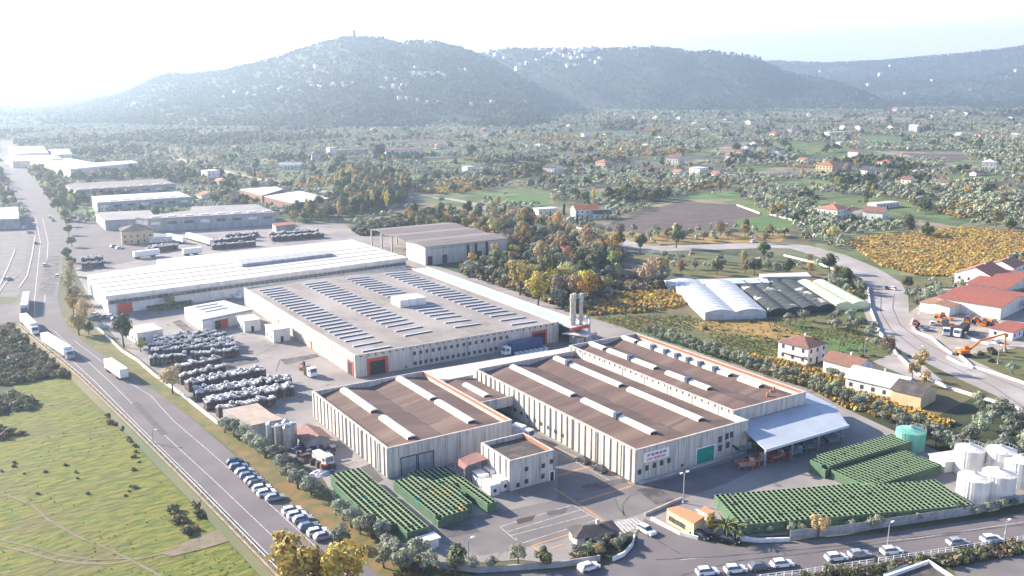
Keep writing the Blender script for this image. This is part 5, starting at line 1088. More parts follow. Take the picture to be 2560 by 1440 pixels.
for p, q, n2 in [((450, 962), (570, 932), 2), ((470, 980), (665, 942), 3), ((490, 1004), (735, 966), 4), ((515, 1028), (738, 988), 4), ((545, 1045), (690, 1015), 2)]: rowstk(p, q, 0, n2, 'the lower field by the autumn tree, row %s' % ('nearest' if p[1] > 1035 else 'farthest' if p[1] < 970 else 'second back' if p[1] < 990 else 'in the middle' if p[1] < 1010 else 'behind the nearest'))
for p, q, n2 in [((680, 604), (815, 594), 3), ((675, 595), (800, 586), 3), ((205, 660), (262, 655), 3), ((205, 672), (266, 668), 2), ((380, 632), (450, 622), 4), ((520, 615), (640, 600), 2), ((560, 600), (650, 592), 2), ((530, 625), (640, 615), 2)]: rowstk(p, q, 0, n2, 'the far storage yard behind the white hall')
STK.sort(key=lambda q: q[0] ** 2 + q[1] ** 2); rest = []
for v in range(5): SM.append(None)
for i, (x, y, z, a, tg) in enumerate(STK):
    v = i % 5
    if i >= 300: rest.append((x, y, z, 1, a, v)); continue
    if SM[v] is None: o = stack_mesh(v).build('pallet_stack', [silver, stackdark, stackor]); SM[v] = o
    else: o = SM[v].copy(); COL.objects.link(o)
    o.location = (x, y, z); o.rotation_euler[2] = a; tag(o, 'silver-topped stack in ' + tg, 'pallet stack', 'stacks in ' + tg)
print('stacks', len(STK), 'bins', len(BINS))
if rest: gn('storage_stacks', rest, SM)
# piles under white film, pallets by the warehouse, scrap
def mound(name, lab, px, py, rx, ry, h, m, cat, seed):
    x, y = G(px, py); r = random.Random(seed); b = MB(); n = 14; K = 5
    b.v = [(0, 0, h)]
    for k in range(1, K + 1):
        for i in range(n):
            a = 6.2832 * i / n; f = k / K; q = r.uniform(.85, 1.1); b.v.append((rx * f * math.cos(a) * q, ry * f * math.sin(a) * q, max(0, h * (1 - f ** 1.6) * r.uniform(.7, 1.15)) if k < K else 0))
    for i in range(n): b.f.append([0, 1 + i, 1 + (i + 1) % n]); b.m.append(0)
    for k in range(K - 1):
        for i in range(n): a = 1 + k * n; c = a + n; b.f.append([a + i, c + i, c + (i + 1) % n, a + (i + 1) % n]); b.m.append(0)
    o = b.build(name, m); o.location = (x, y, .07); tag(o, lab, cat)
mound('covered_pile', 'crumpled white film pile behind the green crates by the long white hall', 462, 748, 5, 3, 2.6, silver, 'pile', 1)
mound('covered_pile', 'white film pile standing in the middle of the row by the long white hall', 515, 744, 4, 3.4, 3, silver, 'pile', 2)
mound('covered_pile', 'white film pile nearest the big warehouse corner', 545, 740, 5, 3.4, 3.2, silver, 'pile', 3)
mound('covered_pile', 'grey-white pile between the sheds and the warehouse corner', 600, 742, 3.4, 3, 2.6, silver, 'pile', 4)
mound('scrap_heap', 'messy grey scrap heap between silos and olive hedge', 760, 1150, 4.5, 3, 1.2, stackdark, 'scrap heap', 5)
mound('scrap_heap', 'pale scrap heap at the end of the olive hedge by the lorry', 800, 1185, 3, 2.2, .9, silver, 'scrap heap', 6)
mound('scrap_heap', 'heap of metal scrap left of the gate house tree', 250, 818, 3.6, 3, 1.2, silver, 'scrap heap', 7)
mound('sand_heap', 'grey heap on the floor of the depot by the lorries', 2432, 836, 4, 2.2, 1.3, asph_d, 'sand heap', 8)
# forklifts
def forklift(px, py, rot, lab):
    x, y = G(px, py); t = thing('forklift', lab, 'forklift', x, y, .08, R(rot)); MB().box(-1.1, -.55, .25, .7, .55, 1.0).build('body', orange_p if px % 2 else yellow_p, t)
    b = MB()
    for u in (-.8, .4):
        for v in (-.5, .5): b.tube((u, v, 1), (u * .8, v, 2.1), .04, 4)
    b.box(-.75, -.55, 2.1, .45, .55, 2.16); b.build('overhead_guard', dark, t); MB().box(.75, -.4, .1, .85, .4, 2.6).build('mast', dark, t); MB().box(.86, -.35, .12, 2.0, -.2, .18).build('fork', steel, t); MB().box(.86, .2, .12, 2.0, .35, .18).build('fork', steel, t)
    for u in (-.75, .5):
        for v in (-.55, .55): MB().tube((u, v - .1, .3), (u, v + .1, .3), .3, 10).build('wheel', black_p, t)
forklift(757, 925, 30, 'forklift with mast up beside the small lorry in the storage yard')
sc = MB(); r = random.Random(5)
for i in range(150):
    px = r.uniform(735, 828); py = r.uniform(1120, 1190)
    if py > 1140 + (px - 735) * .62: continue
    x, y = G(px, py); w = r.uniform(.3, 1.6); h = r.uniform(.3, 1.6); sc.box(x, y, .07, x + w, y + r.uniform(.3, 1.3), .07 + h, r.choice([0, 1, 2, 3, 3]))
tag(sc.build('scrap_pieces', [white_p, stackor, blue_p, stackdark]), kind='stuff')
pal = None
for i in range(14):
    px = 1292 + (i % 7) * 12; py = 888 - (i % 7) * 2.2 + (i // 7) * 8; x, y = G(px, py)
    if pal is None: pal = MB().box(-.55, -.9, 0, .55, .9, .16, 1).box(-.5, -.85, .165, .5, .85, .9, 0).build('wrapped_pallet', [white_p, stackdark]); o = pal
    else: o = pal.copy(); COL.objects.link(o)
    o.location = (x, y, .07); tag(o, 'white wrapped pallet in the rows beside the blue trailer', 'pallet', 'white pallets beside the blue trailer')
# ------------------------------------------------------------------ fences, walls, rails, lamps
def wallrun(name, lab, cat, pts, w, h, m, px=True, z=0.0, cap=None):
    P = PP(pts) if px else pts; t = thing(name, lab, cat, *P[0]); bw(ribbon('', P, w, z, m, px=False, h=h, mb=MB()), 'wall', m, t)
    if cap: bw(ribbon('', P, w + .12, z + h + .002, m, px=False, h=.08, mb=MB()), 'cap', cap, t)
    return t
def fence(name, lab, pts, h, m, post=3.0, rails=2, px=True, panel=None, z=0.05):
    P = [Vector(p) for p in (PP(pts) if px else pts)]; t = thing(name, lab, 'fence', *P[0]); b = MB()
    for k in range(rails):
        zz = z + h * (k + 1) / rails - .12
        ribbon('', [tuple(p) for p in P], .07, zz, None, px=False, h=.12, mb=b)
    bw(b, 'rail', m, t); pm = None; cnt = 0
    for i in range(len(P) - 1):
        L = (P[i + 1] - P[i]).length; n = max(1, int(L / post))
        for k in range(n):
            if cnt > 95: break
            q = P[i] + (P[i + 1] - P[i]) * k / n - P[0]
            if pm is None: pm = MB().box(-.06, -.06, 0, .06, .06, h + .05).build('post', m, t); o = pm
            else: o = pm.copy(); COL.objects.link(o); o.parent = t
            o.location = (q.x, q.y, z); cnt += 1
    if panel: bw(ribbon('', [tuple(p) for p in P], .03, z + .1, None, px=False, h=h * .9, mb=MB()), 'mesh_panel', panel, t)
    return t
brick = mat('embankment_wall', (.36, .25, .19), (.22, .17, .13), sc=.5)
wallrun('retaining_wall', 'brownish retaining wall under the guard rail along the main road', 'wall', BAR, .5, 1.9, brick, px=False, z=-1.8)
fence('guard_rail', 'long pale guard rail on the meadow side of the main road', [(x + .6, y) for x, y in BAR[:-1]], .8, white_wall, 4.0, 1, px=False)
wallrun('boundary_wall', 'low pale wall between roadside grass and the storage yard', 'wall', [(237, 817), (262, 838), (305, 880), (345, 905), (385, 940), (455, 990), (545, 1062)], .3, 1.0, white_wall)
wallrun('boundary_wall', 'low wall continuing beside the olive hedge', 'wall', [(545, 1062), (640, 1105), (700, 1140)], .25, .7, paver)
wallrun('boundary_wall', 'grey wall along the lower edge of the yard behind the small trees', 'wall', [(1010, 1372), (1075, 1405), (1100, 1420), (1200, 1432), (1400, 1418), (1500, 1402)], .3, 1.2, grey_wall)
wallrun('gate_wall', 'low pale wall running from the gate along the orange-roofed lodge', 'wall', [(1628, 1300), (1700, 1338), (1745, 1350)], .3, .8, white_wall)
wallrun('gate_wall', 'white low wall below the palm trees', 'wall', [(1850, 1352), (1900, 1356), (1972, 1354)], .3, .9, white_p)
wallrun('gate_wall', 'curved white wall around the entrance island', 'wall', [(1586, 1345), (1582, 1365), (1560, 1390), (1532, 1403)], .3, .9, white_p)
wallrun('gate_wall', 'short pale wall on the yard side of the gate', 'wall', [(1612, 1290), (1690, 1256), (1705, 1250)], .3, .7, paver)
fence('mesh_fence', 'grey mesh fence between the bottom road and the long bin block', [(1975, 1350), (2100, 1338), (2200, 1322), (2420, 1290), (2560, 1258), (2700, 1235)], 2.1, steel, 3, 2, panel=grey_wall)
fence('white_fence', 'white slatted fence along the near side of the bottom road, left part', [(1900, 1448), (2000, 1436), (2185, 1408)], .9, white_p, 1.6, 2)
fence('white_fence', 'white slatted fence along the near side of the bottom road, right part', [(2196, 1406), (2290, 1392), (2560, 1350), (2700, 1330)], .9, white_p, 1.6, 2)
wallrun('road_wall', 'low white wall along the inner side of the curved road', 'wall', [(1960, 640), (2050, 662), (2130, 692), (2170, 722), (2176, 775), (2200, 835), (2240, 885), (2290, 935), (2370, 972), (2560, 1030), (2760, 1150)], .5, .9, white_wall)
wallrun('road_wall', 'white wall on the outer side of the curved road, lower right', 'wall', [(2760, 1050), (2560, 960), (2470, 930), (2400, 912), (2368, 895)], .4, .8, white_wall)
wallrun('depot_wall', 'curved pale wall around the depot corner', 'wall', [(2282, 800), (2278, 815), (2290, 832), (2330, 848), (2352, 868), (2380, 888)], .4, .9, white_wall)
wallrun('depot_wall', 'curved white kerb inside the depot', 'wall', [(2405, 835), (2425, 848), (2470, 862), (2520, 868), (2570, 872)], .5, .7, white_wall)
wallrun('garden_wall', 'white wall fragment lying in the grass below the excavator', 'wall', [(2400, 892), (2415, 905), (2432, 922)], .6, .8, white_wall)
wallrun('garden_wall', 'white wall beside the lane left of the ploughed field', 'wall', [(1440, 570), (1480, 582), (1520, 598)], .8, 1.0, white_wall)
wallrun('garden_wall', 'sunlit wall beside the ploughed field', 'wall', [(1843, 514), (1870, 524), (1900, 535)], .8, 1.0, white_wall)
wallrun('garden_wall', 'bright wall between green field and autumn vineyard', 'wall', [(1925, 537), (1985, 552), (2015, 562), (2060, 575)], .8, 1.0, white_wall)
def lamp(px, py, h, lab, two=False):
    x, y = G(px, py); t = thing('street_lamp', lab, 'street lamp', x, y, .05)
    MB().cyl(0, 0, 0, h, .16, .09, 10).build('pole', steel, t); MB().cyl(0, 0, 0, .5, .28, .2, 10).build('base', paver, t)
    for s in ((-1, 1) if two else (1,)): a = MB().tube((0, 0, h), (s * .9, 0, h + .2), .06).build('arm', steel, t); MB().box(s * .9 - .35, -.18, h + .12, s * .9 + .35, .18, h + .32).build('lamp_head', white_p, a)
lamp(1708, 1258, 7.0, 'tall twin-headed lamp beside the factory gate', True); lamp(2218, 1374, 5.5, 'street lamp behind the white car in the middle of the bottom road'); lamp(2510, 1362, 5, 'street lamp near the right end of the bottom road')
lamp(1172, 1428, 6.5, 'plain lamp at the lower edge of the yard'); lamp(383, 1108, 3.2, 'short post on the white line of the main road'); lamp(2160, 893, 6, 'grey utility pole behind the country houses'); lamp(2298, 912, 6, 'grey pole beside the curved road under the depot'); lamp(2494, 910, 6, 'grey pole in the grass below the excavator'); lamp(2292, 815, 4.5, 'short pole at the depot corner')
# building cut by the lower right edge
t = thing('corner_building', 'dark flat roof with white parapet cut by the lower right edge', 'building', 190, 70)
P = PP([(2215, 1442), (2322, 1404), (2420, 1470), (2300, 1520)], 5); bw(MB().prism(P, 0, 4.6), 'wall', white_wall, t); bw(MB().prism([( (a[0]-P[2][0])*.97+P[2][0], (a[1]-P[2][1])*.97+P[2][1]) for a in P], 4.61, 4.7), 'roof', dark_roof, t)
b = MB(); ribbon('', [P[0], P[1], P[2]], .5, 4.62, None, px=False, h=.7, mb=b); bw(b, 'parapet', white_p, t)
t = thing('glass_canopy', 'blue-grey glass strip roof beside the white parapet', 'canopy', *G(2240, 1430)); P = PP([(2212, 1432), (2222, 1438), (2275, 1415), (2268, 1408)], 4.5); bw(MB().prism(P, 4.3, 4.45), 'glazing', bluegl, t)
bw(MB().box(P[0][0] - .1, P[0][1] - .1, 0, P[0][0] + .1, P[0][1] + .1, 4.3), 'post', white_p, t)
sheet('parking_lot', [(2380, 1420), (2560, 1385), (2760, 1360), (2760, 1500), (2420, 1500)], .05, asph_d)
# ------------------------------------------------------------------ vegetation prototypes
def crown(kind, n, size, seed, m, name='crown', nc=16):
    """kind: (rx, ry, rz, z0) crown of leaf clumps built of many small leaf quads"""
    rx, rz, z0 = kind; R_ = np.random.RandomState(seed)
    cs = []
    for i in range(nc):
        v = R_.normal(size=3); v /= np.linalg.norm(v); v *= R_.uniform(.35, .85); v[2] = v[2] * .9 + .05; cs.append(v)
    cs = np.array(cs); pick = R_.randint(0, nc, n); cr = R_.uniform(.28, .48, nc)
    d = R_.normal(size=(n, 3)); d /= np.linalg.norm(d, axis=1)[:, None]
    p = cs[pick] + d * (cr[pick] * R_.uniform(.7, 1.05, n))[:, None]
    p[:, 2] = np.maximum(p[:, 2], -.85)
    nr = d * .8 + p * .7 + R_.normal(size=(n, 3)) * .35; nr /= np.linalg.norm(nr, axis=1)[:, None]
    a = np.cross(nr, R_.normal(size=(n, 3))); a /= np.linalg.norm(a, axis=1)[:, None]; c = np.cross(nr, a)
    P3 = p * np.array([rx, rx, rz]) + np.array([0, 0, z0]); s = (size * R_.uniform(.6, 1.3, n))[:, None]
    vs = np.stack([P3 - a * s - c * s * .7, P3 + a * s - c * s * .7, P3 + a * s * .8 + c * s * .7, P3 - a * s * .8 + c * s * .7], 1).reshape(-1, 3)
    me = bpy.data.meshes.new(name); me.vertices.add(4 * n); me.vertices.foreach_set('co', vs.ravel()); me.loops.add(4 * n); me.loops.foreach_set('vertex_index', np.arange(4 * n)); me.polygons.add(n)
    me.polygons.foreach_set('loop_start', np.arange(n) * 4); me.polygons.foreach_set('loop_total', np.full(n, 4)); me.materials.append(m); me.update(calc_edges=True); return me
def trunk(h, r, seed, spread=1.2):
    q = random.Random(seed); b = MB(); top = (q.uniform(-.15, .15), q.uniform(-.15, .15), h * .45); b.tube((0, 0, -.1), top, r, 7, r * .7)
    for k in range(4):
        a = k * 1.57 + q.uniform(-.4, .4); m_ = (math.cos(a) * spread * .5, math.sin(a) * spread * .5, h * .68); b.tube(top, m_, r * .5, 5, r * .32); b.tube(m_, (math.cos(a) * spread, math.sin(a) * spread, h * .95), r * .32, 4, r * .12)
    return b
SPEC = {  # name, label word, category, (rx, rz, z0), near leaves, leaf size, material(s), trunk (h, r), far material
 'olive': ('olive_tree', (2.3, 1.75, 2.75), 640, .19, [olive_m], (3.0, .22)),
 'broad': ('broadleaf_tree', (3.6, 3.4, 4.9), 1100, .29, [broad_m], (6, .3)),
 'autumn': ('autumn_tree', (2.7, 3.0, 4.3), 1100, .20, [autumn_m, rust_m], (5, .22)),
 'poplar': ('poplar_tree', (1.3, 4.2, 5.3), 420, .28, [yellow_m], (6, .2)),
 'cypress': ('cypress_tree', (.95, 4.5, 5.0), 420, .26, [cyp_m], (5, .16)),
 'scrub': ('scrub_bush', (1.7, 1.0, .75), 200, .24, [scrub_m, scrubb_m], (.8, .1)),
 'vine': ('vine_plant', (1.0, .7, .9), 120, .20, [gold_m, autumn_m, yellow_m], (1.2, .07))}
PRO = {}
for k, (nm, dim, n, sz, ms, tr) in SPEC.items():
    L = []
    for v in range(4 if k in ('olive', 'broad') else 3):
        m_ = ms[v % len(ms)]; L.append((crown(dim, n, sz, 100 + v * 7 + len(k), m_, nc=14 if k != 'olive' else 11), None))
    tm = []
    for v in range(2):
        o = trunk(tr[0], tr[1], v, dim[0] * .6); me = bpy.data.meshes.new('trunk'); me.from_pydata(o.v, [], o.f); me.materials.append(bark); me.update(); tm.append(me)
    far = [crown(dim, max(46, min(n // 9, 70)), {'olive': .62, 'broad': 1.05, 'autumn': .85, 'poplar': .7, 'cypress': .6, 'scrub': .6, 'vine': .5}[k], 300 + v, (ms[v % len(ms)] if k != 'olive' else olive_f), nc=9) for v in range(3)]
    PRO[k] = ([a for a, _ in L], tm, far)
FARP = {}
def plant(k, x, y, s, rot, label, group=None, z=0, v=0, far=False, name=None, sz=1.0):
    nm = SPEC[k][0]; t = thing(name or nm, label, 'bush' if k in ('scrub',) else ('vine' if k == 'vine' else 'tree'), x, y, z, rot, group); t.scale = (s, s, s * sz)
    me = PRO[k][2][v % 3] if far else PRO[k][0][v % len(PRO[k][0])]
    c = bpy.data.objects.new('crown', me); COL.objects.link(c); c.parent = t
    q = bpy.data.objects.new('trunk', PRO[k][1][v % 2]); COL.objects.link(q); q.parent = t
    if far: FARP.setdefault(k, {}).setdefault(v % 3, c)
    else: FARP.setdefault(k + 'N', {}).setdefault(v % len(PRO[k][0]), c)
    return t
# --- trees placed one by one: kind, px, py (base), scale, label
HT_ = [
 ('autumn', 172, 735, 1.5, 'tall orange-brown tree farthest up the row beside the white hall'), ('autumn', 190, 760, 1.2, 'orange tree, second of the row beside the white hall'), ('autumn', 185, 790, 1.3, 'golden tree in the middle of the row beside the main road'), ('autumn', 208, 812, 1.4, 'golden tree with green base, fourth of the roadside row'), ('autumn', 198, 838, 1.3, 'bright yellow tree, nearest of the roadside row'), ('broad', 222, 836, .6, 'small green bush tree at the foot of the yellow roadside tree'),
 ('broad', 145, 530, 1.3, 'big dark round tree beside the far main road'), ('broad', 180, 672, .8, 'green tree by the stacks at the far corner of the yard'), ('broad', 170, 655, .9, 'dark green tree behind the far grey stack'), ('autumn', 178, 690, 1.0, 'green-golden small tree just above the white hall corner'), ('broad', 180, 618, .8, 'green tree beside the side yard'), ('broad', 172, 588, .8, 'green bushy tree beside the low grey wall'),
 ('broad', 310, 868, 1.05, 'tall dark conical tree next to the white gate house'), ('autumn', 425, 772, .9, 'orange tree standing before the long white hall'), ('autumn', 432, 985, 1.25, 'spreading golden tree beside the lower stacks'), ('autumn', 352, 880, .7, 'thin orange shrub tree at the yard wall'),
 ('yellow', 735, 1505, 1.95, 'big golden tree at the bottom edge, left one of the pair'), ('yellow', 850, 1515, 1.75, 'big golden tree at the bottom edge, right one of the pair'), ('autumn', 795, 1495, 1.2, 'golden tree just behind the left one at the bottom edge'),
 ('yellow', 742, 700, .8, 'small yellow tree against the long white hall wall'), ('yellow', 708, 706, .6, 'smallest yellow tree against the long white hall wall'), ('yellow', 925, 678, .7, 'small yellow tree near the right end of the white hall'),
 ('poplar', 1238, 590, 1.3, 'golden poplar behind the corner of the open hall'), ('poplar', 1233, 652, 1.0, 'pair-left thin yellow poplar in front of the open hall'), ('poplar', 1243, 650, .95, 'pair-right thin yellow poplar in front of the open hall'), ('poplar', 1272, 632, .9, 'yellow poplar at the scrub edge right of the open hall'), ('poplar', 1322, 622, 1.1, 'yellow poplar rising from the scrub'), ('poplar', 1365, 660, .9, 'pale yellow poplar in the middle of the scrub'),
 ('cypress', 1410, 548, 1.2, 'dark slim cypress beside the pink farmhouse'), ('cypress', 1452, 545, .8, 'short cypress at the farmhouse wall'), ('cypress', 1443, 565, .9, 'cypress below the farmhouse by the lane'), ('cypress', 638, 452, 1.2, 'dark slim cypress beside the far road'), ('cypress', 1262, 540, 1.0, 'small dark cypress above the open hall'), ('cypress', 1375, 565, .8, 'small cypress by the hedge under the farmhouse'),
 ('broad', 950, 402, 2.6, 'huge round dark tree in front of the far low factory'), ('broad', 855, 415, 1.8, 'dark round tree left of the huge round one'), ('broad', 840, 435, 1.8, 'brownish round tree in the hedge by the far road'), ('broad', 1500, 700, 1.9, 'big dark green tree at the right edge of the scrub'), ('broad', 1455, 690, 1.7, 'green tree beside the biggest scrub tree'), ('broad', 1690, 620, 1.4, 'large dark green tree beside the pale road'), ('broad', 1600, 632, 1.2, 'dark tree hiding the bend of the pale road'), ('broad', 1545, 620, 1.2, 'dark tree left of the pale road end'), ('broad', 1885, 690, 1.1, 'green tree with golden side behind the greenhouse shed'),
 ('yellow', 1300, 738, 2.3, 'large golden tree in the scrub beside the side canopy'), ('yellow', 1390, 745, 1.9, 'golden tree right of the large golden one'), ('autumn', 1345, 765, 1.9, 'grey-gold tree just behind the side canopy'), ('yellow', 1420, 722, 1.8, 'yellow-green tree in the scrub'), ('broad', 1370, 705, 1.7, 'dark green tree between the golden scrub trees'),
 ('autumn', 1800, 590, 1.3, 'bright orange tree above the pale road'), ('autumn', 1912, 608, 1.0, 'orange tree beside the white car'), ('autumn', 2080, 602, 1.3, 'rusty tree at the corner of the yellow vineyard'), ('autumn', 2300, 928, 1.0, 'golden tree at the sandy roadside'), ('autumn', 2220, 885, 1.0, 'golden bush tree behind the brown ridged house'), ('autumn', 2280, 948, .8, 'orange and green tree behind the barn'), ('autumn', 2310, 965, .7, 'red-tinged bush behind the barn'), ('autumn', 2105, 960, .6, 'rusty bush before the cream porch house'),
 ('broad', 2270, 588, 1.5, 'wide dark green tree above the yellow vineyard'), ('broad', 2320, 596, 1.2, 'dark green tree right of the wide one above the vineyard'), ('autumn', 2490, 568, 1.8, 'big golden tree at the right edge of the plain'), ('broad', 2520, 582, 1.2, 'dark tree below the big golden one'), ('broad', 1180, 395, 1.9, 'dark tree in the far groves above the tower house'), ('broad', 1960, 372, 2.0, 'dark round far tree beside the blue-roofed house'), ('broad', 2315, 335, 2.2, 'dark round tree right of the tall gabled house'),
 ('broad', 1838, 385, 2.0, 'dark tree behind the stepped houses'), ('autumn', 2118, 432, 1.6, 'rusty tree hiding the apricot villa'), ('autumn', 2145, 430, 1.5, 'second rusty tree beside the apricot villa'), ('autumn', 1800, 482, 1.5, 'orange tree by the long hedge in mid plain'), ('autumn', 1850, 490, 1.2, 'brown tree in the long hedge in mid plain'), ('autumn', 1388, 508, 1.2, 'orange tree at the end of the bright green field'),
 ('broad', 1365, 1420, .55, 'round shrub on the lower yard edge'), ('olive', 1295, 1410, .9, 'round grey-green shrub beside the parking lines'), ('autumn', 2045, 1345, .75, 'bushy rust-coloured shrub before the long bin block'), ('autumn', 1780, 1335, .6, 'yellow-green shrub left of the palm')]
for i, (k, px, py, s, lab) in enumerate(HT_):
    x, y = G(px, py); kk = 'autumn' if k == 'yellow' else k
    z = 0
    if py > 1380 and px < 900: z = 0
    plant(kk, x, y, s, rnd.uniform(0, 6), lab, v=(2 if k == 'yellow' else i), name={'yellow': 'autumn_tree'}.get(k), sz=1.35 if (px, py) == (310, 868) else 1)
# palms
def palm(px, py, lab, s=1):
    x, y = G(px, py); t = thing('palm_tree', lab, 'palm tree', x, y, 0); t.scale = (s, s, s); MB().cyl(0, 0, 0, 2.6, .32, .26, 10).build('trunk', bark, t); b = MB(); q = random.Random(px)
    for k in range(34):
        a = k * 2.4; up = q.uniform(-.1, 1.1); p = Vector((0, 0, 2.6)); d = Vector((math.cos(a) * math.cos(up), math.sin(a) * math.cos(up), math.sin(up))); w = Vector((-math.sin(a), math.cos(a), 0)) * .3; pr = p
        for j in range(5):
            nx = pr + d * .62; d = (d + Vector((0, 0, -.24))).normalized(); ww = w * (1 - j * .17); w2 = w * (1 - (j + 1) * .17)
            b.add([pr - ww, pr + Vector((0, 0, .12)), nx + Vector((0, 0, .12)), nx - w2], [(0, 1, 2, 3)]); b.add([pr + ww, pr + Vector((0, 0, .12)), nx + Vector((0, 0, .12)), nx + w2], [(3, 2, 1, 0)]); pr = nx
    b.build('fronds', mat('palm_leaf', (.16, .17, .06), (.08, .11, .04), sc=2), t)
palm(1812, 1345, 'broad palm standing left above the white wall', 1.05); palm(1838, 1347, 'drooping palm right beside the long bin block', .95)
# ------------------------------------------------------------------ scattered planting by zones
IND_PTS = []; STUFF = {}
LMK = [(2120, 540, 'around the orange-roofed villa'), (2320, 500, 'around the brown gabled house'), (1450, 540, 'around the pink-tiled farmhouse'), (1300, 500, 'beside the bright green field'), (1650, 520, 'around the ploughed field'), (1850, 540, 'by the green field behind the pale road'), (1860, 470, 'along the long hedge in mid plain'), (1400, 440, 'around the grey-sided white house'),
 (1530, 410, 'around the pinkish villa'), (1700, 410, 'around the brown-roofed gable house'), (1880, 385, 'around the stepped row of houses'), (2100, 430, 'around the apricot villa'), (2280, 440, 'around the small tall gabled house'), (2500, 430, 'around the pale blue-ended house'), (2500, 520, 'at the right edge behind the yellow vineyard'), (1170, 430, 'around the lone tower house'), (1150, 500, 'along the bend of the far road'),
 (950, 390, 'around the far low factory'), (850, 450, 'beside the far road'), (700, 420, 'around the white sheds by the far road'), (500, 440, 'around the white three-storey block'), (400, 400, 'above the far white factories'), (200, 350, 'behind the far white factories'), (600, 350, 'on the far left slope'), (900, 340, 'in the far left groves'), (1200, 340, 'in the far middle groves'), (1550, 330, 'around the pale blue plastic shed'), (1900, 320, 'around the far house with porch'), (2150, 340, 'around the long white sheds'), (2400, 330, 'around the far white factory shed'), (2400, 560, 'behind the yellow vineyard'), (1250, 570, 'on the slope behind the open hall')]
def LM(px, py): return min(LMK, key=lambda q: (q[0] - px) ** 2 + 9 * (q[1] - py) ** 2)[2]
def zone(poly, mix, sp, sc, phrase, rows=None, px=True, z=0, jit=.35, dens=1.0, exc=True, nmin=None):
    P = PP(poly, z) if px else poly; xs = [p[0] for p in P]; ys = [p[1] for p in P]; a = rows if rows is not None else .3
    c, s = math.cos(a), math.sin(a); cx, cy = (min(xs) + max(xs)) / 2, (min(ys) + max(ys)) / 2; Rr = math.hypot(max(xs) - min(xs), max(ys) - min(ys)) / 2
    n = int(Rr / sp) + 1; g = np.arange(-n, n + 1) * sp; U, V = np.meshgrid(g, g); j = jit * sp
    U = U.ravel() + NR.uniform(-j, j, U.size); V = V.ravel() + NR.uniform(-j, j, V.size); X = cx + c * U - s * V; Y = cy + s * U + c * V
    ok = inpoly(P, X, Y) & (NR.rand(X.size) < dens)
    X, Y = X[ok], Y[ok]
    if exc:
        for E_ in EXC:
            bx0 = min(p[0] for p in E_); bx1 = max(p[0] for p in E_); by0 = min(p[1] for p in E_); by1 = max(p[1] for p in E_); cand = (X > bx0) & (X < bx1) & (Y > by0) & (Y < by1)
            if cand.any():
                idx = np.where(cand)[0]; bad = idx[inpoly(E_, X[idx], Y[idx])]; kp = np.ones(X.size, bool); kp[bad] = False; X, Y = X[kp], Y[kp]
    ks = list(mix); pr = np.array([mix[k] for k in ks], float); pr /= pr.sum(); kk = NR.choice(len(ks), X.size, p=pr)
    for x, y, q in zip(X, Y, kk):
        pq = phrase
        if phrase[0] == '*': pq = phrase[1:] + (' below the country house', ' beside the ridged brown house', ' beside the long barn', ' past the cream barn end')[int(min(3, max(0, (PJ(x, y)[0] - 1900) / 110)))]
        k = ks[q]; s_ = sc[0] + (sc[1] - sc[0]) * NR.rand(); IND_PTS.append((k, x, y, z, s_, NR.uniform(0, 6.28), pq))
O, B_, A_, PO, SC, VI = 'olive', 'broad', 'autumn', 'poplar', 'scrub', 'vine'
# two olive rows between the yard and the orange vineyard
RW = PP([(1610, 842), (1800, 903), (2035, 985), (2125, 1022), (2250, 1075), (2400, 1150)])
for off_ in (1.5, 6.0):
    for i in range(len(RW) - 1):
        A = Vector(RW[i]); B = Vector(RW[i + 1]); d = (B - A).normalized(); n_ = Vector((-d.y, d.x)); n_ = n_ if n_.x > 0 else -n_; L_ = (B - A).length; u = 0
        while u < L_:
            p = A + d * (u + NR.uniform(-.8, .8)) + n_ * (off_ + NR.uniform(-.6, .6)); IND_PTS.append((O, p.x, p.y, 0, NR.uniform(.62, .95), NR.uniform(0, 6), 'of the two rows between factory yard and orange vineyard')); u += 3.7
# olive hedge along the yard
for pl, ph in [([(562, 1082), (585, 1092), (607, 1100), (625, 1118), (645, 1132), (662, 1145), (692, 1158), (706, 1182), (722, 1205), (745, 1222), (778, 1238)], 'of the hedge between parked cars and silos'), ([(857, 1300), (878, 1318), (900, 1335), (928, 1345), (950, 1350), (855, 1365)], 'of the clump before the narrow bin block'),
               ([(965, 1395), (990, 1410), (1015, 1420), (1050, 1400), (1075, 1432), (1005, 1440), (960, 1420)], 'of the clump at the bottom yard corner'), ([(1230, 1425), (1185, 1428), (1145, 1430), (1480, 1372), (1500, 1378), (1515, 1365), (1540, 1375), (1555, 1360), (1530, 1355), (1465, 1388), (1440, 1392)], 'of the planting on the entrance island and wall'),
               ([(1925, 1335), (1950, 1328), (1975, 1338), (2005, 1332), (2125, 1320), (2180, 1325), (2195, 1318), (2240, 1305), (2290, 1305), (2345, 1290), (2395, 1288), (2440, 1290), (2470, 1282), (2500, 1275), (2530, 1270), (1890, 1335), (1870, 1328)], 'of the sparse row between the long bin block and mesh fence')]:
    for px, py in pl: x, y = G(px, py); IND_PTS.append((O, x, y, 0, NR.uniform(.95, 1.22) if px < 1130 else NR.uniform(.6, .85) if px < 1480 else NR.uniform(.42, .66), NR.uniform(0, 6), ph))
zone([(1680, 920), (1960, 985), (2020, 970), (2110, 1015), (2340, 1125), (2560, 1180), (2760, 1230), (2760, 1120), (2560, 1045), (2450, 1010), (2400, 1105), (2330, 1110), (2100, 1045), (1960, 975), (1880, 950)], {O: 1}, 5.2, (.8, 1.15), 'in the dense grove between the factory and the orange vineyard', jit=.3)
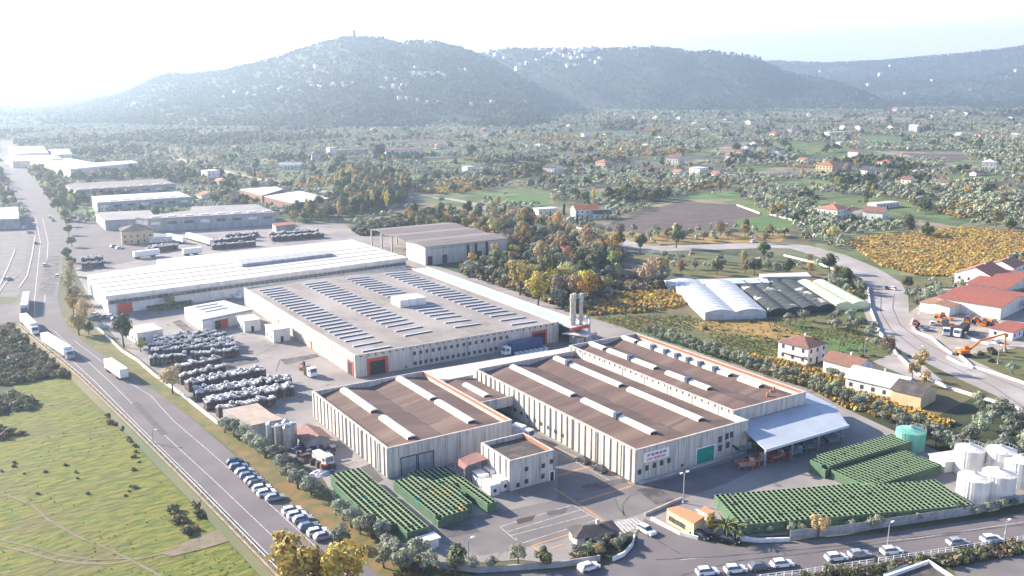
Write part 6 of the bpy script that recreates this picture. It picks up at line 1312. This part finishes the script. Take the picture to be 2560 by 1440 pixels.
zone([(1870, 885), (1960, 902), (2130, 950), (2250, 1010), (2390, 1060), (2340, 1085), (2040, 1000), (1910, 945)], {VI: 1}, 1.25, (.5, .75), '*in the orange vineyard strip', rows=.55, jit=.2)
zone([(1465, 750), (1560, 730), (1700, 728), (1712, 765), (1600, 783), (1470, 790)], {VI: 1}, 1.7, (.6, .95), 'in the rust-coloured patch beside the greenhouse', rows=.5, jit=.3)
zone([(2110, 605), (2200, 590), (2400, 570), (2560, 583), (2760, 600), (2760, 700), (2300, 690), (2200, 665)], {VI: 16, SC: 1}, 1.7, (.6, .95), 'in the yellow vineyard of the right plain', rows=.9, jit=.2)
zone([(2030, 525), (2080, 540), (2110, 575), (2060, 580), (2000, 555)], {VI: 5, O: 2}, 2.6, (.8, 1.2), 'below the orange-roofed villa', jit=.3)
zone([(2300, 520), (2440, 495), (2560, 480), (2560, 520), (2400, 548)], {VI: 6, O: 1}, 3.2, (.9, 1.3), 'in the rusty vineyard right of the brown gabled house', jit=.3)
zone([(1870, 495), (2030, 505), (2060, 555), (1990, 550), (1905, 530)], {O: 3, VI: 1}, 6.5, (.8, 1.2), 'in the grove left of the orange-roofed villa', rows=.5, jit=.2)
zone([(1130, 690), (1180, 660), (1260, 650), (1200, 600), (1240, 560), (1420, 580), (1560, 640), (1530, 700), (1650, 700), (1680, 720), (1560, 735), (1440, 770), (1350, 760)], {SC: 6, A_: 2.6, B_: 2, O: 2.4}, 7.5, (.6, 1.25), 'in the thicket between open hall and greenhouses', jit=.45)
zone([(1130, 690), (1180, 660), (1260, 650), (1200, 600), (1240, 560), (1420, 580), (1560, 640), (1530, 700), (1650, 700), (1680, 720), (1560, 735), (1440, 785), (1350, 770)], {SC: 6, VI: 1, A_: .25, O: .4}, 2.9, (.9, 1.9), 'in the thicket between open hall and greenhouses', jit=.5)
zone([(1030, 540), (1240, 530), (1560, 610), (1430, 590), (1240, 560), (1180, 600), (1000, 555)], {SC: 3, A_: 3, B_: 1}, 6.5, (.7, 1.25), 'on the slope behind the open hall', jit=.5)
zone([(860, 590), (900, 565), (1100, 520), (1190, 560), (1100, 552), (940, 575), (930, 610)], {SC: 3}, 4.2, (1, 2.0), 'on the brown bank behind the open hall', jit=.5)
zone([(700, 560), (760, 530), (850, 500), (1000, 470), (1010, 500), (900, 540), (780, 575)], {B_: 5, A_: 2, PO: 1}, 8, (.9, 1.4), 'in the wood behind the far storage yard', jit=.45)
zone([(830, 500), (850, 440), (940, 430), (1020, 480), (1000, 520), (900, 540)], {A_: 2, B_: 4, PO: 1.5}, 9, (1.1, 1.6), 'in the tall golden-topped wood by the far road', jit=.45)
zone([(1640, 640), (2060, 655), (2140, 690), (2150, 720), (2040, 690), (1640, 690)], {O: 4, A_: 1, B_: .7}, 10, (.8, 1.2), 'in the meadow strip above the greenhouses', jit=.45, dens=.8)
zone([(2040, 700), (2140, 690), (2170, 730), (2170, 790), (2060, 720)], {SC: 3, VI: 3, O: 1}, 4, (.8, 1.3), 'on the rough bank between greenhouse and curved road', jit=.45)
zone([(1400, 592), (1560, 580), (1980, 585), (1950, 605), (1620, 612)], {O: 5, A_: 1}, 11, (.9, 1.3), 'in the loose grove above the pale road', jit=.4)
zone([(2050, 800), (2160, 790), (2185, 820), (2200, 850), (2140, 850), (2070, 820)], {O: 5, SC: 1}, 6, (.8, 1.15), 'in the clump between greenhouses and curved road', jit=.45)
zone([(1960, 830), (2200, 850), (2240, 900), (2180, 900), (2100, 880)], {O: 4, SC: 3, A_: 1}, 9, (.6, .9), 'in the meadow beside the country houses', jit=.45, dens=.7)
zone([(1480, 800), (1900, 800), (2050, 860), (1940, 880), (1940, 940), (1700, 850)], {SC: 5, O: 1}, 12, (.5, .9), 'in the rough field right of the brown halls', jit=.5, dens=.45)
zone([(1900, 900), (2080, 925), (2100, 965), (2000, 935)], {SC: 2, O: 3, VI: 3}, 4.5, (.7, 1.0), 'in the garden below the country house', jit=.4)
zone([(2400, 900), (2560, 880), (2700, 900), (2700, 1000), (2560, 955), (2440, 925)], {O: 1, SC: 2}, 9, (.6, 1.0), 'in the grass below the excavator', jit=.5, dens=.6)
zone([(2385, 885), (2440, 878), (2560, 870), (2560, 880), (2440, 890)], {SC: 1, B_: .15}, 3.5, (.8, 1.2), 'on the bank under the depot', jit=.4)
zone([(2265, 735), (2310, 735), (2320, 775), (2270, 775)], {O: 3, SC: 2}, 5, (.8, 1.1), 'in the corner beside the lane and curved road', jit=.4)
zone([(2320, 712), (2450, 712), (2560, 700), (2480, 745), (2320, 745)], {O: 3, SC: 1}, 7, (.8, 1.1), 'in the strip along the lane above the depot', jit=.45)
zone([(2420, 690), (2560, 640), (2700, 640), (2700, 690), (2540, 690)], {O: 3}, 12, (.9, 1.2), 'in the meadow behind the white villas', jit=.45)
zone([(1960, 1442), (2180, 1420), (2560, 1360), (2760, 1330), (2760, 1380), (2560, 1385), (2380, 1415), (2240, 1432), (2000, 1460)], {SC: 3}, 1.7, (.6, 1.0), 'in the roadside hedge at the lower right', jit=.4)
zone([(-60, 818), (40, 818), (130, 885), (190, 940), (170, 948), (110, 945), (40, 962), (-60, 975)], {SC: 1}, 3.0, (.7, 1.3), 'on the dark slope by the junction', z=-1.75, jit=.5, exc=False)
zone([(-60, 1000), (20, 985), (90, 1010), (60, 1030), (-60, 1040)], {SC: 1}, 3.0, (.8, 1.3), 'in the dark hollow of the meadow', z=-1.75, jit=.5, exc=False, dens=.8)
zone([(-60, 1075), (20, 1070), (60, 1085), (30, 1095), (-60, 1100)], {SC: 1}, 2.5, (.7, 1.2), 'in the small clump at the left edge of the meadow', z=-1.75, jit=.5, exc=False)
zone([(430, 1262), (500, 1238), (530, 1262), (555, 1310), (470, 1345), (430, 1300)], {SC: 1}, 2.2, (.5, 1.05), 'in the clump beside the retaining wall', z=-1.75, jit=.5, exc=False, dens=.55)
zone([(315, 1070), (340, 1090), (350, 1160), (345, 1210), (320, 1250), (310, 1245), (335, 1180), (325, 1110)], {SC: 1}, 1.8, (.25, .5), 'on the curved weed line in the meadow', z=-1.75, jit=.5, exc=False, dens=.6)
zone([(250, 1030), (320, 1060), (330, 1085), (270, 1060)], {SC: 1}, 2.2, (.4, .7), 'below the retaining wall', z=-1.75, jit=.5, exc=False, dens=.5)
zone([(0, 1150), (260, 1150), (260, 1250), (0, 1260)], {SC: 1}, 5.5, (.2, .42), 'dotted in the open meadow', z=-1.75, jit=.5, exc=False, dens=.4)
zone([(1380, 1395), (1470, 1382), (1540, 1352), (1580, 1352), (1560, 1385), (1480, 1400)], {SC: 3, A_: .3}, 1.9, (.4, .7), 'on the entrance island', jit=.4, exc=False)
zone([(960, 1395), (1000, 1385), (1085, 1425), (1200, 1440), (1140, 1460), (1000, 1440)], {SC: 3, B_: .3}, 2.4, (.5, .9), 'at the bottom corner of the yard', jit=.4, exc=False)
zone([(55, 400), (150, 420), (180, 600), (150, 600), (145, 540), (110, 480)], {B_: 4, A_: 2}, 11, (.7, 1.2), 'along the right side of the far main road', jit=.45, dens=.8)
zone([(150, 455), (345, 425), (480, 440), (600, 450), (590, 480), (480, 470), (330, 440), (160, 460)], {B_: 4, A_: 2, O: 1}, 11, (.8, 1.3), 'between the far white factories and the grey ones', jit=.45)
zone([(-100, 420), (0, 425), (50, 490), (60, 520), (-100, 520)], {B_: 4, A_: 2}, 13, (.7, 1.2), 'left of the far main road', jit=.45, dens=.8)
zone([(480, 510), (600, 500), (700, 520), (690, 528), (500, 515)], {B_: 2, A_: 1, O: 1}, 11, (.7, 1.1), 'between the grey factories and the red-banded halls', jit=.45)
zone([(345, 582), (640, 560), (650, 575), (350, 590)], {SC: 1, B_: .3}, 6, (.7, 1.1), 'along the front of the dark grey factory', jit=.45, dens=.7)
# the hand-planted zones keep the parcels' trees out
for P_x in [[(2095, 595), (2200, 585), (2400, 563), (2560, 575), (2760, 590), (2760, 735), (2290, 745), (2230, 690)], [(1395, 578), (1560, 575), (1980, 578), (2000, 610), (1600, 622)], [(1130, 690), (1180, 655), (1260, 645), (1200, 600), (1240, 555), (1420, 575), (1560, 620), (2060, 650), (2150, 700), (1560, 735), (1350, 770)],
            [(860, 595), (900, 560), (1100, 515), (1240, 530), (1560, 610), (1240, 570), (930, 610)], [(700, 560), (760, 530), (850, 440), (940, 430), (1020, 480), (1000, 530), (780, 578)], [(1480, 570), (1640, 518), (1840, 510), (1905, 536), (1860, 570), (1600, 583)], [(2030, 520), (2260, 505), (2300, 560), (2050, 560)], [(1400, 505), (1520, 520), (1500, 560), (1330, 545), (1340, 515)]]:
    EXC.append(PP(P_x))
# ------------------------------------------------------------------ parcels of the plain
NEARP = PP([(-700, 2000), (-700, 560), (60, 545), (150, 545), (330, 540), (700, 520), (860, 580), (940, 560), (1250, 570), (1300, 640), (1560, 645), (1650, 700), (1700, 800), (2100, 790), (2200, 850), (2700, 1000), (2760, 1300), (2760, 2000)])
b = MB(); cols_ = []
GRN = (.125, .125, .055); FIE = {'o': (.165, .165, .09), 'g': (.11, .16, .05), 'b': (.11, .09, .08), 'v': (.24, .15, .07), 'm': (.16, .15, .08), 'w': (.07, .085, .045), 't': (.24, .20, .13)}
def parcels(f0, f1, cs, spac, scl):
    """grid in camera-independent world axes, jittered corners"""
    n0x, n1x = int(-1800 / cs[0]), int(5200 / cs[0]); n0y, n1y = int(-600 / cs[1]), int(4600 / cs[1])
    def node(i, j):
        q = random.Random(i * 7919 + j * 104729 + int(cs[0])); a = .55; x = (i + q.uniform(-.28, .28)) * cs[0]; y = (j + q.uniform(-.28, .28)) * cs[1] + 40 * math.sin(x * .004)
        return x * math.cos(a) - y * math.sin(a) + 900, x * math.sin(a) + y * math.cos(a) - 900
    for i in range(n0x, n1x):
        for j in range(n0y, n1y):
            Q = [node(i, j), node(i + 1, j), node(i + 1, j + 1), node(i, j + 1)]; cx = sum(p[0] for p in Q) / 4; cy = sum(p[1] for p in Q) / 4; f = cx * SY + cy * CY
            if not f0 < f < f1: continue
            px, py, _ = PJ(cx, cy)
            if not (-250 < px < 2810): continue
            if bool(inpoly(NEARP, [cx], [cy])[0]) and f < 600: continue
            q = random.Random(i * 31 + j * 977); nz = noise.noise((cx * .0012, cy * .0012, 0)) ; r = q.random()
            if px < 1000 and py < 400: ty = 'o' if r < .55 else ('w' if r < .75 else ('m' if r < .9 else 'g'))
            else: ty = 'o' if r < .50 else ('w' if r < .54 else ('g' if r < .70 else ('b' if r < .76 else ('v' if r < .83 else ('t' if r < .88 else 'm')))))
            k = q.uniform(.8, 1.2); c = tuple(min(1, v * k * q.uniform(.92, 1.08)) for v in FIE[ty])
            n = len(b.v); b.v += [(*p, .02) for p in Q]; b.f.append([n, n + 1, n + 2, n + 3]); b.m.append(0); cols_.append(c)
            S_ = [((p[0] - cx) * .96 + cx, (p[1] - cy) * .96 + cy) for p in Q]; ra = .55 + q.uniform(-.3, .3); ph = LM(px, py)
            if ty == 'o': zone(S_, {O: 34, A_: .5, B_: .5}, spac * q.uniform(.85, 1.15), (.8 * scl, 1.15 * scl), ph, rows=ra, px=False, jit=.22)
            elif ty == 'w': zone(S_, {B_: 4, A_: 1.6}, spac * 1.15, (.7 * scl, 1.2 * scl), ph, rows=ra, px=False, jit=.45)
            elif ty == 'm': zone(S_, {O: 4, A_: 1, SC: 1}, spac * 1.9, (.7 * scl, 1.2 * scl), ph, rows=ra, px=False, jit=.4)
            elif ty == 'v': zone(S_, {VI: 14, O: 1}, max(3.4, spac * .5), (1.0 * scl, 1.5 * scl), ph, rows=ra, px=False, jit=.2)
            else: zone(S_, {O: 1, B_: .3}, spac * 4, (.8 * scl, 1.1 * scl), ph, rows=ra, px=False, jit=.4, dens=.5)
            # hedge along two sides
            if q.random() < .32:
                p0, p1 = Q[0], Q[1]; L = math.hypot(p1[0] - p0[0], p1[1] - p0[1]); m_ = int(L / (6.5 * scl))
                for u in range(m_):
                    if q.random() < .68:
                        x = p0[0] + (p1[0] - p0[0]) * u / m_ + q.uniform(-2, 2); y = p0[1] + (p1[1] - p0[1]) * u / m_ + q.uniform(-2, 2)
                        if not any(min(p[0] for p in E_) < x < max(p[0] for p in E_) and min(p[1] for p in E_) < y < max(p[1] for p in E_) and inpoly(E_, [x], [y])[0] for E_ in EXC):
                            kk = q.random(); IND_PTS.append((B_ if kk < .5 else (A_ if kk < .62 else (SC if kk < .94 else PO)), x, y, 0, q.uniform(.7, 1.25) * scl ** .5, q.uniform(0, 6), ph))
parcels(330, 1150, (62, 44), 6.6, 1.0)
parcels(1150, 2300, (120, 80), 9.0, 1.25)
parcels(2300, 4300, (220, 150), 15, 1.9)
o = b.build('fields', parcel_m); o['kind'] = 'structure'
me = o.data; ca = me.color_attributes.new('col', 'FLOAT_COLOR', 'CORNER'); ca.data.foreach_set('color', np.repeat(np.c_[np.array(cols_), np.ones(len(cols_))], 4, axis=0).astype(np.float32).ravel())
# grass tufts of the meadow
tf = bpy.data.objects.new('grass', crown((.55, .3, .18), 40, .14, 77, mat('tuft_leaves', (.13, .18, .04), (.25, .26, .07), sc=1.2, rand=1.2), nc=7)); COL.objects.link(tf); tf['kind'] = 'stuff'; tf.location = (8, 170, -1.75)
tp = []
for _ in range(1500):
    py = 940 + 540 * NR.rand() ** .8; px = NR.uniform(-40, 700); x, y = G(px, py, -1.75)
    if noise.noise((x * .05, y * .05, 2)) + .2 * NR.randn() > .1 and inpoly(MEADOW, [x], [y])[0]: tp.append((x, y, -1.75, NR.uniform(.15, .45), NR.uniform(0, 6), 0))
FP_ = PP([(1470, 790), (1720, 790), (1765, 803), (1915, 797), (2100, 790), (2230, 905), (1960, 890), (1990, 965), (1600, 832)])
for _ in range(16000):
    px = NR.uniform(1470, 2240); py = NR.uniform(785, 970); x, y = G(px, py)
    if noise.noise((x * .04, y * .04, 7)) + .2 * NR.randn() > -.02 and inpoly(FP_, [x], [y])[0]: tp.append((x, y, .03, NR.uniform(.3, 1.0), NR.uniform(0, 6), 0))
gn('grass', tp, [tf])
# forest on the hills
hp = []
for _ in range(110000):
    f = 1900 + 5200 * NR.rand() ** 1.2; px = NR.uniform(-300, 2860); r = (px - 1280) * f * CP / F; x = r * CY + f * SY; y = -r * SY + f * CY; h = hz(x, y)
    if h < 4: continue
    if NR.rand() > .45 + 1.1 * (noise.noise((x * .003, y * .003, 5)) + .35): continue
    hp.append((x, y, h - 4, NR.uniform(.9, 1.6), NR.uniform(0, 6), NR.randint(0, 3)))
# ------------------------------------------------------------------ instantiate: nearest 300 of a kind one by one, the rest as stuff
WORD = {'olive': 'grey-green olive tree', 'broad': 'dark green broadleaf tree', 'autumn': 'orange autumn tree', 'poplar': 'slim yellow poplar', 'scrub': 'low scrub bush', 'vine': 'orange-leaved vine', 'cypress': 'dark cypress'}
LIM = {'olive': 300, 'broad': 300, 'autumn': 300, 'poplar': 300, 'scrub': 300, 'vine': 300}
STN = {'olive': 'olive_groves', 'broad': 'dark_woodland', 'autumn': 'autumn_woodland', 'poplar': 'poplar_woodland', 'scrub': 'scrub', 'vine': 'vineyards'}
pools = {}
for q in IND_PTS: pools.setdefault(q[0], []).append(q)
for k, L in pools.items():
    ins, out = [], []
    for q in L:
        px, py, d = PJ(q[1], q[2], q[3]); q = (*q, d)
        (ins if (-10 < px < 2570 and py < 1480) else out).append(q)
    ins.sort(key=lambda q: q[7] / q[4]); a = ins[:LIM[k]]; rest = ins[LIM[k]:] + out
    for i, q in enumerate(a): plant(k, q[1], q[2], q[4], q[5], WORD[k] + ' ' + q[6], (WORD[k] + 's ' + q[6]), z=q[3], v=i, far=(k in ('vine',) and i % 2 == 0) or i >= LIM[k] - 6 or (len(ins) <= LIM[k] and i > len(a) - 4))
    if rest:
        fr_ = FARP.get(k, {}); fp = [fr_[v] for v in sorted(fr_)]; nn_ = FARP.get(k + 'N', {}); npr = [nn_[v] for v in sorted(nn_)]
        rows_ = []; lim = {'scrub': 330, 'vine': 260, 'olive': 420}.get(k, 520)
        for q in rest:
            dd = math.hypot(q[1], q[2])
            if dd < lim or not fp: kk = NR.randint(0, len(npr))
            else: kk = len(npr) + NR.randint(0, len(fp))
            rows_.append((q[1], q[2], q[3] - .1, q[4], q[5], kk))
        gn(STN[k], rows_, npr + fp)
    print(k, len(L), 'individual', len(a))
fr_ = FARP['broad']; gn('hill_forest', hp, [fr_[v] for v in sorted(fr_)] if len(fr_) == 3 else [fr_[0]] * 3)
# ------------------------------------------------------------------ haze
hb = MB().box(-9500, -3000, -12, 12500, 13000, 900).build('haze', None) if False else None
me = MB().box(-3500, -300, -8, 9500, 9500, 640)
o = me.build('haze', bpy.data.materials.new('haze')); tag(o, kind='stuff')
m = o.data.materials[0]; m.use_nodes = True; N = m.node_tree.nodes; N.remove(N['Principled BSDF']); pv = N.new('ShaderNodeVolumePrincipled')
pv.inputs['Color'].default_value = (.59, .77, 1.0, 1); pv.inputs['Density'].default_value = HAZE_D; pv.inputs['Anisotropy'].default_value = .52
m.node_tree.links.new(pv.outputs[0], N['Material Output'].inputs['Volume'])
